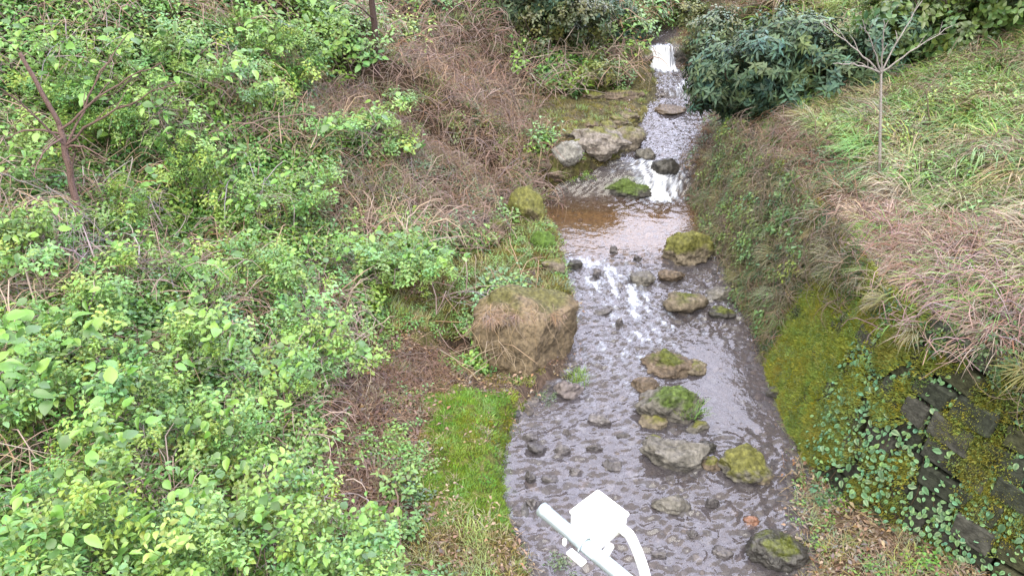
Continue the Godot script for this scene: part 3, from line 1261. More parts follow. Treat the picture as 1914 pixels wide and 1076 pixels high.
func build_pebbles() -> void:
	var l := [[], [], [], [], []]
	var c := [PackedColorArray(), PackedColorArray(), PackedColorArray(), PackedColorArray(), PackedColorArray()]
	var tones := [Color(0.15, 0.14, 0.14), Color(0.10, 0.09, 0.09), Color(0.17, 0.13, 0.10), Color(0.22, 0.2, 0.2), Color(0.13, 0.115, 0.10)]
	for k in 14000:
		var d := rng.randf_range(4.0, 22.0)
		var xl := look(t_left, d)
		var xr := look(t_right, d)
		var x := rng.randf_range(xl - 0.02, xr + 0.2)
		if d > 12.4 and d < 15.3 and rng.randf() < 0.7:
			continue
		var s := 0.03 + 0.15 * pow(rng.randf(), 2.6) * (1.25 if x < xl + 1.5 and d < 8.5 else 0.9)
		if n_mid.get_noise_2d(x * 1.5, d * 1.5) < -0.05 and s > 0.07:
			continue
		var b := Basis(Vector3.UP, rng.randf() * TAU) * Basis.from_scale(Vector3(s * rng.randf_range(0.8, 1.4), s * rng.randf_range(0.5, 1.0), s))
		l[k % 5].append(Transform3D(b, Vector3(x, ground_y(x, d) + s * 0.1, -d)))
		c[k % 5].append(hue(tones[rng.randi() % 5], 0.25))
	var h := thing("pebbles", "small wet grey and brown stones on the stream bed", "pebbles")
	h.set_meta("kind", "stuff")
	for v in 5:
		scatter("pebble" if v == 0 else "pebble_%03d" % v, K.pebble[v], M.wet, l[v], c[v], h)


func build_rocks() -> void:
	var GREY := Color(0.215, 0.2, 0.18)
	var TAN := Color(0.27, 0.225, 0.17)
	var DARK := Color(0.095, 0.09, 0.085)
	var RED := Color(0.215, 0.165, 0.125)
	var YEL := Color(0.2, 0.2, 0.055)
	var GRN := Color(0.12, 0.18, 0.04)
	# the big boulder beside the mossy ledge
	var bp := Vector3(0.22, 0.36, -9.45)
	var bm := rock_mesh(Vector3(1.56, 1.5, 1.1), 4, Color(0.27, 0.205, 0.13), 0.12, Color(0.17, 0.16, 0.06), 5, 4, 0.24, 0.55, 0.2)
	var bo := thing("boulder", "largest boulder, brown and mossy, with straw over its face", "boulder", bp)
	obj("stone", bm, M.rock, bo, Transform3D(Basis(Vector3(1, 0, 0), -0.5), Vector3.ZERO))
	var st := [[], [], [], []]
	var sc := [PackedColorArray(), PackedColorArray(), PackedColorArray(), PackedColorArray()]
	for k in 44:
		var p := Vector3(rng.randf_range(-0.62, 0.6), 0.0, 0.0)
		var fall := rng.randf()
		p.y = 0.6 - fall * 0.5 - 0.15 * absf(p.x)
		p.z = -0.1 + fall * 0.62
		if k < 44:
			p = Vector3(rng.randf_range(-0.72, -0.1) if k < 28 else rng.randf_range(-0.1, 0.55), 0.5 + rng.randf() * 0.1, rng.randf_range(-0.05, 0.34))
		st[k % 4].append(Transform3D(tilt(Vector3(rng.randf_range(-0.2, 0.2), 1, 0.5).normalized(), -PI / 2 + rng.randf_range(-0.4, 0.4) + PI, rng.randf_range(0.3, 0.55)), p))
		sc[k % 4].append(hue(Color(0.27, 0.2, 0.145), 0.35))
	for k in 13:
		var x := rng.randf_range(-0.68, 0.55) if k < 5 else rng.randf_range(-0.72, -0.1)
		var path := PackedVector3Array()
		var rad := PackedFloat32Array()
		var drift := rng.randf_range(-0.1, 0.45) * (1.0 if k % 3 else -1.2)
		var reach := rng.randf_range(0.1, 1.1)
		for q in 8:
			var a := lerpf(1.6, reach - 0.3, q / 7.0)
			path.append(Vector3(x + drift * pow(q / 7.0, 1.5) + rng.randf_range(-0.03, 0.03), 0.70 * sin(a) + rng.randf_range(-0.01, 0.01), 0.08 + 0.56 * cos(a)))
			rad.append(0.006 - 0.0005 * q)
		var vb := MB.new()
		vb.tube(path, rad, 4, hue(Color(0.24, 0.18, 0.115), 0.35))
		obj("dry_vine", vb.mesh(), M.dry, bo)
	for v in 4:
		scatter("straw" if v == 0 else "straw_%03d" % v, K.grass[v], M.dry, st[v], sc[v], bo)
	rock(1255, 795, 125, 95, "grey stream rock topped with a grass tuft, behind a flat slab", GREY, 0.25, false, GRN)
	rock(1252, 705, 95, 52, "reddish brown rock just upstream of the grass-topped rock", RED, 0.2)
	rock(1205, 735, 60, 36, "small brown stone at the flank of the grass-topped rock", RED)
	rock(1268, 882, 125, 72, "flat grey blocky slab with dark cracks in midstream", Color(0.24, 0.225, 0.205), 0.0, false, YEL, 0.6, "rock", "", 0.5)
	rock(1392, 905, 102, 76, "round rock capped with yellow moss near the wall's foot", GREY, 0.55, false, YEL)
	rock(1455, 1070, 110, 78, "dark wet rock at the brown foot bank by the wall", DARK, 0.1, true)
	rock(1258, 965, 72, 46, "low half-drowned grey rock beside the white sensor box", GREY, 0.0, true, YEL, 0.6, "rock", "", 0.4)
	rock(1406, 988, 38, 28, "small rusty red stone alone in the shallows", Color(0.32, 0.17, 0.12), 0.0, true)
	rock(1278, 590, 86, 60, "pale tan rock at the riffle's bend", TAN, 0.1)
	rock(1352, 600, 52, 32, "dark stone between the tan rock and the wall", DARK, 0.2)
	rock(1345, 560, 66, 24, "thin dark slab lying upstream of the tan rock", GREY, 0.0, true, YEL, 0.6, "rock", "", 0.4)
	rock(1286, 500, 92, 82, "mossy yellow-brown rock at the pool's outlet", TAN, 0.5, false, YEL)
	rock(1258, 530, 52, 32, "rounded brown stone below the pool outlet's mossy rock", RED)
	rock(1200, 535, 56, 34, "grey round stone in the riffle below the brown pool", GREY, 0.0, true)
	rock(1036, 514, 52, 40, "square brown block at the pool's lower corner", TAN, 0.15, false, YEL, 0.8, "rock", "", 0.6)
	rock(1075, 505, 34, 24, "small dark stone next to the square brown block", DARK, 0.0, true)
	rock(1176, 372, 104, 48, "flat green mossy rock below the cascade", DARK, 0.6, false, GRN, 0.7)
	rock(1246, 330, 54, 48, "black wet rock splitting the white cascade", DARK, 0.0, true)
	rock(1122, 290, 112, 66, "broad pale ledge boulder at the end of the mossy terrace", Color(0.34, 0.3, 0.275), 0.05, false, YEL, 0.8, "rock", "", 0.4)
	rock(1172, 284, 84, 58, "tan boulder heading the cascade", Color(0.32, 0.275, 0.23), 0.1, false, YEL, 0.8, "rock", "", 0.4)
	rock(1205, 300, 44, 30, "wet grey stone on the lip of the cascade", GREY, 0.0, true)
	rock(1060, 308, 62, 56, "pale grey rounded boulder below the terrace", Color(0.38, 0.37, 0.35), 0.0)
	rock(1035, 340, 48, 46, "brown cracked stone under the pale grey boulder", RED, 0.1)
	rock(1010, 318, 46, 40, "rusty stone beneath the hanging brambles", RED, 0.2)
	rock(988, 425, 76, 96, "tall mossy yellow mound at the pool's edge", Color(0.2, 0.16, 0.1), 0.7, false, YEL, 0.9)
	rock(935, 395, 56, 64, "dark brown rock in the hollow under the bank", DARK, 0.15)
	rock(890, 425, 60, 40, "dark stone lowest in the bank's hollow", DARK, 0.1)
	rock(930, 435, 62, 34, "flat brown stone at the mouth of the bank's hollow", RED, 0.2)
	rock(1018, 468, 56, 44, "round bright green moss hummock by the brown pool", DARK, 0.95, false, Color(0.11, 0.2, 0.03))
	rock(1062, 745, 62, 36, "lilac grey stone on the gravel below the boulder", Color(0.28, 0.24, 0.24), 0.0)
	rock(1452, 750, 34, 36, "dark stone jutting from the wall's foot", DARK, 0.1)
	rock(1320, 850, 40, 28, "dark stone in the gap between slab and moss-capped rock", DARK, 0.0, true)
	rock(1165, 190, 84, 26, "long low brown ledge stone beside the upper run", RED, 0.2, false, YEL, 0.5, "rock", "", 0.5)
	rock(1110, 186, 54, 22, "low mossy ledge stone furthest up the terrace", TAN, 0.5, false, YEL)
	rock(1200, 118, 44, 36, "grey stone flanking the upper waterfall", GREY, 0.3)
	rock(1276, 120, 38, 40, "dark stone across the upper waterfall", DARK, 0.1)
	rock(1305, 205, 36, 20, "grey stone in the upper run near the dark shrub", GREY, 0.0, true)
	rock(1260, 215, 70, 18, "flat brown shelf stone crossing the upper run", RED, 0.0, true)
	# shallows in front: stones that break the surface
	var list := [[1000, 850, 40, 22, "dark stone at the mossy ledge's nearest bend"], [1045, 860, 54, 26, "rounded stone next to the mossy ledge, biggest of the left shallows"], [985, 905, 36, 22, "little stone close under the ledge's edge"], [1080, 890, 46, 22, "stone midway between the ledge and the sensor box"], [1030, 905, 40, 22, "stone just above the steel pipe's end"], [1110, 845, 40, 20, "stone upstream of the sensor box"], [985, 830, 34, 20, "small stone where the gravel meets the left shallows"], [1060, 815, 36, 18, "stone below the lilac grey gravel stone"], [1150, 875, 38, 20, "stone right above the white box's top corner"], [1000, 955, 44, 24, "stone touching the ledge beside the pipe's end"], [1170, 820, 34, 16, "stone between the box and the flat slab, upstream"], [965, 1020, 40, 24, "stone at the dry grass end of the ledge"], [1300, 1010, 36, 18, "stone beside the white conduit"], [1340, 955, 34, 18, "dark stone between the half-drowned rock and the rusty stone"], [1120, 800, 40, 18, "stone in the shallows level with the grass-topped rock"], [1240, 1040, 44, 20, "stone behind the white conduit's bend"], [1350, 1045, 40, 22, "stone next to the dark wet rock at the foot bank"], [1150, 480, 34, 18, "stone in the middle of the pool's outflow"], [1120, 520, 36, 20, "stone at the boulder's upstream side in the riffle"], [1165, 610, 36, 18, "stone in the riffle opposite the pale tan rock"], [1130, 590, 40, 18, "stone close to the boulder's streamward face"], [1190, 495, 36, 18, "stone at the head of the riffle nearest the brown pool"]]
	for k in list.size():
		var r: Array = list[k]
		var f := rng.randf_range(0.35, 1.15)
		rock(r[0] + rng.randf_range(-8, 8), r[1] + rng.randf_range(-5, 5), r[2] * f, r[3] * rng.randf_range(0.9, 1.5), r[4] if r.size() > 4 else "dark wet stone breaking the rippled shallows", Color(0.13, 0.12, 0.125).lerp(Color(0.23, 0.21, 0.22), rng.randf()), 0.0, true, YEL, rng.randf_range(0.45, 1.1), "rock", "stones breaking the shallows", rng.randf_range(0.0, 0.6))
	var midline := [[1222, 800, 60, 30, "brown step stone under the grass-topped rock's near side"], [1306, 812, 44, 26, "grey stone bridging the grass-topped rock and the slab"], [1218, 765, 46, 30, "pale stone at the flank of the grass-topped rock"], [1300, 700, 46, 28, "buff stone beside the reddish brown rock"], [1226, 845, 44, 30, "dark wedge stone at the slab's upstream corner"], [1332, 880, 40, 24, "white-edged stone between slab and moss-capped rock"], [1430, 905, 40, 26, "small grey stone beyond the moss-capped rock"]]
	for k in midline.size():
		var r: Array = midline[k]
		rock(r[0], r[1], r[2], r[3], r[4], [TAN, GREY, RED][k % 3], 0.1, false, YEL, 0.9, "rock", "", 0.3)
	var terrace := [[1100, 268, 40, 28, "grey stone behind the boulders heading the cascade"], [1135, 250, 36, 24, "small tan stone on the terrace's outer edge"], [1078, 285, 34, 26, "brown stone between the two grey terrace boulders"], [1190, 265, 46, 26, "flat tan stone beside the upper run's lower end"], [1155, 238, 40, 20, "low grey stone on the terrace by the upper run"], [1000, 352, 34, 30, "rust brown stone above the mossy mound"], [962, 352, 40, 34, "shadowed brown stone at the foot of the hanging brambles"], [985, 300, 34, 24, "little grey stone at the brown bank's foot"], [1105, 242, 26, 18, "pale cobble on the mossy terrace"], [1060, 262, 28, 20, "rust cobble on the mossy terrace"], [1180, 225, 40, 16, "thin shelf stone at the terrace's upper end"]]
	for k in terrace.size():
		var r: Array = terrace[k]
		rock(r[0], r[1], r[2] * 1.1, r[3] * 1.2, r[4], [GREY, TAN, RED][k % 3], 0.15, false, YEL, 0.8)


func tuft(px: float, py: float, label: String, kit: Array, mat: Material, col: Color, size: float, n: int, category := "plant", called := "grass_tussock", lift := 0.0) -> void:
	var s := spot(px, py)
	var t := thing(called, label, category, s + Vector3(0, lift, 0))
	var lists := []
	for v in n:
		var o := around() * 0.1 * size * sqrt(rng.randf())
		lists.append(Transform3D(tilt(Vector3(rng.randf_range(-0.25, 0.25), 1, rng.randf_range(-0.1, 0.3)).normalized(), rng.randf() * TAU, size * rng.randf_range(0.8, 1.2)), o))
	var b := MB.new()
	for tr in lists:      # a tussock is one plant: its blades joined into one part
		var src: ArrayMesh = kit[rng.randi() % kit.size()]
		var arr := src.surface_get_arrays(0)
		var base := b.v.size()
		var f := hue(col, 0.2)
		for p in arr[Mesh.ARRAY_VERTEX]:
			b.v.append(tr * p)
		for c in arr[Mesh.ARRAY_COLOR]:
			b.c.append(c * f)
		for k in arr[Mesh.ARRAY_INDEX]:
			b.i.append(base + k)
	obj("foliage", b.mesh(), mat, t)


func build_plants() -> void:
	# dark evergreens that overhang the stream, and the bushes upstream
	var BLUE := Color(0.075, 0.13, 0.08)
	var OLIVE := Color(0.085, 0.11, 0.04)
	var s := spot(1420, 235)
	shrub("evergreen_shrub", "dark blue-green evergreen shrub overhanging the stream bend", s + Vector3(0.0, -0.25, -0.5), Vector3(3.3, 1.95, 2.5), 950, K.dark, M.gloss, BLUE, 1.0)
	s = spot(1560, 190)
	shrub("evergreen_shrub", "dark evergreen shrub behind the slim bare tree", s + Vector3(0, -0.2, -0.6), Vector3(3.3, 1.7, 2.4), 650, K.dark, M.gloss, BLUE * 1.15, 1.0)
	s = spot(1340, 110)
	shrub("evergreen_shrub", "grey-green shrub on the bank above the upper run", s + Vector3(0.5, 0, -0.5), Vector3(2.6, 1.3, 2.2), 520, K.broad, M.leaf, Color(0.12, 0.17, 0.085), 1.0)
	s = spot(1800, 90)
	shrub("leafy_shrub", "bright green leafy shrub at the top of the grassy bank", s, Vector3(4.5, 1.6, 3.0), 800, K.broad, M.leaf, Color(0.11, 0.19, 0.05), 1.2)
	s = spot(1000, 120)
	shrub("bushy_shrub", "olive green drooping bush with dark underside left of the waterfall", s + Vector3(0.3, 0.2, -0.8), Vector3(3.6, 1.3, 2.2), 900, K.broad, M.leaf, OLIVE, 0.9)
	s = spot(1130, 100)
	shrub("bushy_shrub", "dark green bush nearest the upper waterfall", s + Vector3(0, 0.1, -0.8), Vector3(2.4, 1.4, 2.0), 500, K.dark, M.gloss, BLUE, 0.8)
	s = spot(960, 30)
	shrub("bushy_shrub", "shadowy dark bush at the top of the brown bank", s, Vector3(4.0, 1.4, 2.4), 600, K.dark, M.gloss, BLUE * 0.9, 1.0)
	s = spot(1255, 62)
	shrub("bushy_shrub", "yellow-green bush closing the stream behind the upper waterfall", s + Vector3(0.1, -0.1, -0.9), Vector3(2.6, 0.9, 1.4), 420, K.broad, M.leaf, Color(0.12, 0.15, 0.05), 0.8)
	s = spot(1090, 175)
	shrub("bushy_shrub", "yellow-green low bush at the back of the terrace", s + Vector3(0, 0, -0.3), Vector3(1.9, 0.7, 1.2), 260, K.broad, M.leaf, Color(0.13, 0.17, 0.04), 0.7)
	# slim bare tree on the bank
	s = spot(1650, 345)
	var tree := thing("bare_tree", "slim pale leafless tree standing on the grassy bank", "tree", s)
	var depth := (s - EYE).dot(Vector3(0, -sin(deg_to_rad(PITCH)), -cos(deg_to_rad(PITCH))))
	var hgt := 215.0 * depth / FOCAL / cos(deg_to_rad(PITCH - 15))
	var fork := at(1648, 132, depth - 0.35 * hgt) - s
	var pale := Color(0.55, 0.5, 0.48)
	obj("trunk", stick(Vector3(0, -0.2, 0), fork, 0.026, 0.018, 0.0, pale, 0, 0.004), M.bark, tree)
	var u := hgt / 215.0
	for e in [[-92, 60, -20], [-20, 70, 10], [75, 62, 10], [-60, 72, 30], [40, 90, -20], [-80, 15, 20]]:
		var tip := fork + Vector3(e[0], e[1], e[2]) * u * 1.2
		obj("branch", stick(fork - Vector3(0, 0.03, 0), tip, 0.015, 0.005, 0.04, pale, 5, 0.04), M.bark, tree)
	s = spot(1740, 265)
	var dead := thing("dead_sapling", "thin forked dead sapling leaning beyond the slim bare tree", "sapling", s)
	obj("stem", stick(Vector3(0.1, -0.1, 0), Vector3(-0.35, 0.9, 0), 0.02, 0.008, 0.0, Color(0.33, 0.27, 0.2), 2), M.bark, dead)
	obj("stem", stick(Vector3(-0.33, 0.85, 0), Vector3(0.0, 1.7, -0.1), 0.012, 0.005, 0.0, Color(0.33, 0.27, 0.2), 3), M.bark, dead)
	# separate tussocks
	tuft(1082, 708, "round bright green tuft on the gravel below the boulder", K.short, M.grass, Color(0.15, 0.27, 0.04), 1.0, 5)
	tuft(1016, 748, "dark green fern-like plant on the gravel", K.herb, M.leaf, Color(0.06, 0.12, 0.05), 0.8, 2, "plant", "gravel_plant")
	tuft(1282, 775, "green grass tuft growing on top of the midstream rock", K.short, M.grass, Color(0.12, 0.2, 0.05), 1.3, 6, "plant", "grass_tussock", 0.16)
	tuft(1083, 335, "bright green leafy plant beside the pale boulder", K.herb, M.leaf, Color(0.13, 0.24, 0.04), 1.1, 3, "plant", "gravel_plant")
	tuft(1040, 1062, "small green water plant in the shallows near the steel pipe", K.herb, M.leaf, Color(0.09, 0.15, 0.05), 0.75, 2, "plant", "gravel_plant")
	tuft(1552, 945, "dark green fern clump at the foot of the stone wall", K.weed, M.leaf, Color(0.05, 0.13, 0.05), 0.75, 3, "plant", "fern")
	tuft(1655, 520, "fresh green fan of grass amid the dry pink stems", K.grass, M.grass, Color(0.12, 0.19, 0.06), 0.8, 3)
	tuft(1500, 390, "arching green tussock at the edge of the wall's top", K.grass, M.grass, Color(0.12, 0.21, 0.05), 0.9, 4)
	tuft(1560, 345, "green tussock between the wall's edge and the bare tree", K.grass, M.grass, Color(0.10, 0.19, 0.06), 0.9, 4)
	tuft(1830, 470, "yellow-green tussock on the dry part of the bank", K.grass, M.grass, Color(0.16, 0.2, 0.05), 0.9, 3)
	tuft(1790, 330, "lush green tussock beyond the bare tree", K.grass, M.grass, Color(0.10, 0.2, 0.05), 1.0, 4)
	tuft(1450, 250, "bright green grass in front of the dark evergreen", K.grass, M.grass, Color(0.13, 0.22, 0.05), 0.8, 3)
	tuft(1840, 640, "leafy green grass clump above the ivy", K.sasa, M.grass, Color(0.11, 0.2, 0.06), 0.8, 3)
	tuft(1850, 750, "small-leaved clump at the wall's top beside the ivy", K.herb, M.leaf, Color(0.12, 0.2, 0.05), 1.0, 3, "plant", "leafy_plant")


func build_saplings() -> void:
	# the thin sapling among the undergrowth and leafy shoots rising from the slope; their leaves are parts
	var b := spot(160, 470)
	var tree := thing("leaning_sapling", "thin brown sapling with bare forking branches leaning over the undergrowth", "tree", b)
	var bark := Color(0.24, 0.155, 0.135)
	var p1 := at(112, 235, (b - EYE).length() * 0.83) - b
	var p2 := at(35, 98, (b - EYE).length() * 0.80) - b
	obj("trunk", stick(Vector3(0, -0.2, 0), p1, 0.06, 0.035, 0.0, bark, 2, 0.03), M.bark, tree)
	obj("trunk", stick(p1, p2, 0.035, 0.026, 0.0, bark, 0, 0.02), M.bark, tree)
	for e in [[300, 120], [240, 60], [-10, 160], [330, 160], [10, 260], [200, 300], [60, 330]]:
		var q := at(e[0], e[1], (b - EYE).length() * rng.randf_range(0.72, 0.84)) - b
		obj("branch", stick(p1 * rng.randf_range(0.75, 1.0), q, 0.018, 0.006, 0.1, bark * 1.15, 4, 0.05), M.bark, tree)
	# [tips in the photograph as x, y, metres away], root, leaf size, leaves at each tip, reach, label
	var G := "leafy shoots on the slope"
	var rows := [
		[[[60, 590, 3.6], [20, 640, 3.4]], 0.20, 13, 0.26, "nearest big-leaved lime green shoot at the picture's left edge"],
		[[[70, 720, 3.3], [190, 720, 3.5], [0, 700, 3.2]], 0.20, 12, 0.26, "big-leaved pale green shoot below the left edge's lime shoot"],
		[[[410, 610, 4.6], [350, 570, 4.8]], 0.17, 13, 0.25, "large-leaved shoot standing amid the slope's small weeds"],
		[[[700, 215, 7.6], [740, 240, 7.6], [620, 230, 7.4], [770, 265, 7.7], [735, 180, 7.8]], 0.17, 17, 0.34, "lime green spray of leaves hanging before the brown bank"],
		[[[790, 470, 7.3], [830, 480, 7.4], [740, 440, 7.2], [660, 450, 7.0]], 0.15, 22, 0.36, "bright leafy spray reaching towards the boulder"],
		[[[600, 310, 7.3], [590, 350, 7.4]], 0.16, 12, 0.22, "small lime shoot below the hanging leaf spray"],
		[[[655, 650, 6.4], [560, 560, 6.2], [610, 600, 6.3]], 0.13, 18, 0.32, "leafy shoot at the edge of the brown litter"],
		[[[60, 60, 4.6], [200, 80, 4.9], [330, 60, 5.2], [120, 130, 4.7]], 0.19, 20, 0.45, "tree branch of broad leaves across the top left corner"],
		[[[420, 120, 6.2], [520, 60, 6.6], [600, 30, 6.8], [470, 30, 6.4]], 0.20, 20, 0.5, "leafy branch beside the corner branch with blue-green leaves"],
		[[[380, 240, 6.5], [420, 290, 6.5], [300, 200, 6.2]], 0.17, 18, 0.4, "leafy shoot amid bare twigs behind the sapling"],
		[[[30, 240, 5.4], [40, 300, 5.3]], 0.16, 20, 0.4, "leafy clump left of the leaning sapling's trunk"],
		[[[690, 960, 5.4], [700, 1050, 5.0], [590, 1040, 4.9]], 0.10, 24, 0.28, "low leafy shoot on the litter near the pipe's side of the bank"],
		[[[350, 900, 4.4], [450, 960, 4.6], [300, 1000, 4.2]], 0.13, 22, 0.34, "leafy shoot at the bottom of the green slope"],
		[[[100, 930, 3.7], [60, 1010, 3.6], [180, 880, 3.9]], 0.14, 20, 0.32, "leafy shoot nearest the bottom left corner"],
		[[[480, 760, 5.3], [380, 790, 5.0]], 0.13, 22, 0.32, "leafy shoot in the middle of the green slope"],
		[[[230, 460, 5.8], [180, 560, 5.4]], 0.14, 20, 0.34, "leafy shoot at the foot of the leaning sapling"],
	]
	var more := [[[[130, 610, 4.6], [170, 640, 4.6]], 0.17, "lime shoot between the two big-leaved edge shoots"], [[[250, 650, 4.9], [300, 690, 4.9]], 0.14, "pale leafy shoot above the middle of the green slope"], [[[520, 480, 6.6], [470, 450, 6.6], [560, 500, 6.6]], 0.13, "low lime shoot left of the bright spray by the boulder"], [[[560, 690, 5.8], [520, 640, 5.8]], 0.13, "leafy shoot just above the litter's upper end"], [[[350, 470, 6.2], [410, 500, 6.2]], 0.14, "leafy shoot under the long pale branch"], [[[230, 190, 6.0], [160, 170, 6.0], [290, 140, 6.2]], 0.17, "leafy branch behind the sapling's bare fork"], [[[520, 330, 7.0], [470, 380, 7.0], [440, 330, 7.0]], 0.15, "leafy shoot by the stout bare branch"], [[[560, 120, 7.2], [500, 170, 7.2], [610, 90, 7.2]], 0.18, "blue-green leafy branch at the edge of the brown bank"], [[[40, 470, 5.0], [100, 400, 5.2], [20, 400, 5.0]], 0.15, "leafy shoot by the grey branches at the left edge"], [[[180, 800, 4.2], [240, 780, 4.4]], 0.14, "leafy shoot under the big-leaved pale shoot"], [[[560, 900, 5.0], [520, 980, 4.8], [480, 860, 5.2]], 0.11, "leafy shoot at the litter's near left edge"], [[[270, 330, 6.2], [230, 380, 6.0]], 0.14, "leafy shoot right of the leaning sapling"]]
	for m in more:
		rows.append([m[0], m[1], 15, 0.32, m[2]])
	for r in rows:
		var tips := []
		var mid := Vector3.ZERO
		for q in r[0]:
			var ground := spot(q[0], q[1])
			var want: float = (ground - EYE).length()
			var dist: float = minf(maxf(q[2], want - 1.5), want - 0.15)
			tips.append(EYE + ray(q[0], q[1]).normalized() * dist)
			mid += tips[-1]
		mid /= tips.size()
		var root := Vector3(mid.x - 0.7, ground_y(mid.x - 0.7, -mid.z), mid.z)
		leafy("leafy_shoot", r[4], "shrub", root, tips, r[1], int(r[2] * 1.7), r[3] * 1.15, 0.008, G, Color(0.2, 0.16, 0.09))
	# slim trunk with hanging leaves at the top
	var f := spot(705, 140)
	var t2 := thing("slim_trunk", "slim dark reddish trunk rising at the top of the brown bank", "tree", f)
	obj("trunk", stick(Vector3(0, -0.2, 0), Vector3(0.05, 3.2, -0.2), 0.085, 0.06, 0.0, Color(0.13, 0.085, 0.075), 0, 0.02), M.bark, t2)
	for e in [Vector3(-1.0, 2.2, 0.6), Vector3(0.7, 2.4, 0.5), Vector3(-0.5, 1.7, 0.8)]:
		obj("branch", stick(Vector3(0.03, e.y - 0.5, 0), e, 0.02, 0.008, 0.1, Color(0.13, 0.085, 0.075), 3, 0.04), M.bark, t2)
		for k in 14:
			var p: Vector3 = e * rng.randf_range(0.8, 1.05) + around() * 0.35 * rng.randf() - Vector3(0, rng.randf() * 0.3, 0)
			obj("leaf", K.leaf[rng.randi() % 6], M.leaf, t2, Transform3D(tilt(Vector3(rng.randf_range(-0.5, 0.5), 1, 0.6).normalized(), rng.randf() * TAU, rng.randf_range(0.16, 0.26)), p))


func build_sticks() -> void:
	# fallen and leaning branches: from, to (photograph), lift above the ground, thickness
	var rows := [
		[460, 297, 650, 262, 0.35, 0.022, Color(0.33, 0.25, 0.2), "stout bare branch lying before the brown hollow"],
		[370, 405, 620, 437, 0.22, 0.014, Color(0.36, 0.3, 0.24), "long pale branch above the bright weeds"],
		[-20, 410, 130, 445, 0.3, 0.016, Color(0.3, 0.28, 0.26), "grey branch crossing the left edge below the sapling"],
		[120, 440, 240, 530, 0.25, 0.014, Color(0.3, 0.28, 0.27), "grey branch slanting down from the sapling's foot"],
		[-20, 480, 110, 520, 0.2, 0.012, Color(0.28, 0.24, 0.22), "thin dark branch parallel to the grey ones"],
		[-20, 820, 65, 890, 0.3, 0.013, Color(0.42, 0.38, 0.32), "pale straight stick near the bottom left corner"],
		[-20, 890, 110, 815, 0.2, 0.016, Color(0.22, 0.18, 0.16), "dark stick crossing the pale one near the corner"],
		[742, 915, 752, 1085, 0.12, 0.012, Color(0.38, 0.27, 0.2), "upright bent stick beside the mossy ledge"],
		[615, 915, 690, 985, 0.15, 0.012, Color(0.4, 0.29, 0.22), "thin tan stick curving over the litter"],
		[690, 985, 610, 1010, 0.1, 0.009, Color(0.36, 0.25, 0.2), "short tan stick at the end of the curving one"],
		[385, 990, 490, 925, 0.12, 0.014, Color(0.26, 0.15, 0.12), "reddish stick over the dark hollow in the weeds"],
		[300, 870, 304, 935, 0.4, 0.008, Color(0.5, 0.46, 0.38), "pale upright dead stem in the green slope"],
		[320, 330, 400, 285, 0.4, 0.014, Color(0.2, 0.17, 0.16), "dark twig slanting over the weeds behind the sapling"],
		[340, 395, 415, 310, 0.35, 0.011, Color(0.19, 0.2, 0.16), "straight dark green stem leaning beside the dark twig"],
		[890, 515, 892, 645, 0.45, 0.012, Color(0.36, 0.31, 0.22), "straw-coloured upright stem at the boulder's left side"],
		[1560, 212, 1640, 235, 0.35, 0.013, Color(0.42, 0.36, 0.3), "pale broken branch below the bare tree's fork"],
		[1810, 430, 1850, 370, 0.3, 0.01, Color(0.38, 0.33, 0.2), "straw stalk leaning on the grassy bank"],
		[230, 300, 330, 200, 0.5, 0.012, Color(0.23, 0.17, 0.15), "slender brown branch rising behind the sapling"],
		[640, 330, 600, 400, 0.3, 0.01, Color(0.3, 0.23, 0.2), "thin upright twig on the brown bank"],
		[240, 560, 330, 575, 0.2, 0.012, Color(0.26, 0.22, 0.2), "short dark branch among bright weeds"],
		[800, 670, 700, 690, 0.12, 0.012, Color(0.28, 0.21, 0.18), "grey stick lying across litter left of the boulder"],
	]
	for r in rows:
		if r[0] < 600:
			r[4] = r[4] + (0.5 if r[0] < 260 else 0.3)
		var p := spot(r[0], r[1]) + Vector3(0, r[4], 0)
		var q := spot(r[2], r[3]) + Vector3(0, r[4] * 0.8, 0)
		if p.distance_to(q) > 3.0:
			q = p + (q - p).normalized() * 3.0
		var o := obj("fallen_branch", stick(Vector3.ZERO, q - p, r[5], r[5] * 0.45, 0.06, r[6], 4, 0.04), M.bark, null, Transform3D(Basis.IDENTITY, p))
		tag(o, r[7], "branch")


func rounded_box(size: Vector3, r: float) -> ArrayMesh:
	var b := ico(4)
	var inner := size * 0.5 - Vector3.ONE * r
	for k in b.v.size():
		var n := b.v[k]
		# push directions outwards so that corners stay round and faces flat
		var s := Vector3(signf(n.x), signf(n.y), signf(n.z))
		var m := maxf(absf(n.x), maxf(absf(n.y), absf(n.z)))
		var c := n / m * (size * 0.5)
		var q := Vector3(clampf(c.x, -inner.x, inner.x), clampf(c.y, -inner.y, inner.y), clampf(c.z, -inner.z, inner.z))
		var e := c - q
		b.v[k] = q + (e.normalized() * r if e.length() > 1e-5 else Vector3.ZERO)
		b.c[k] = Color.WHITE
	return b.mesh()


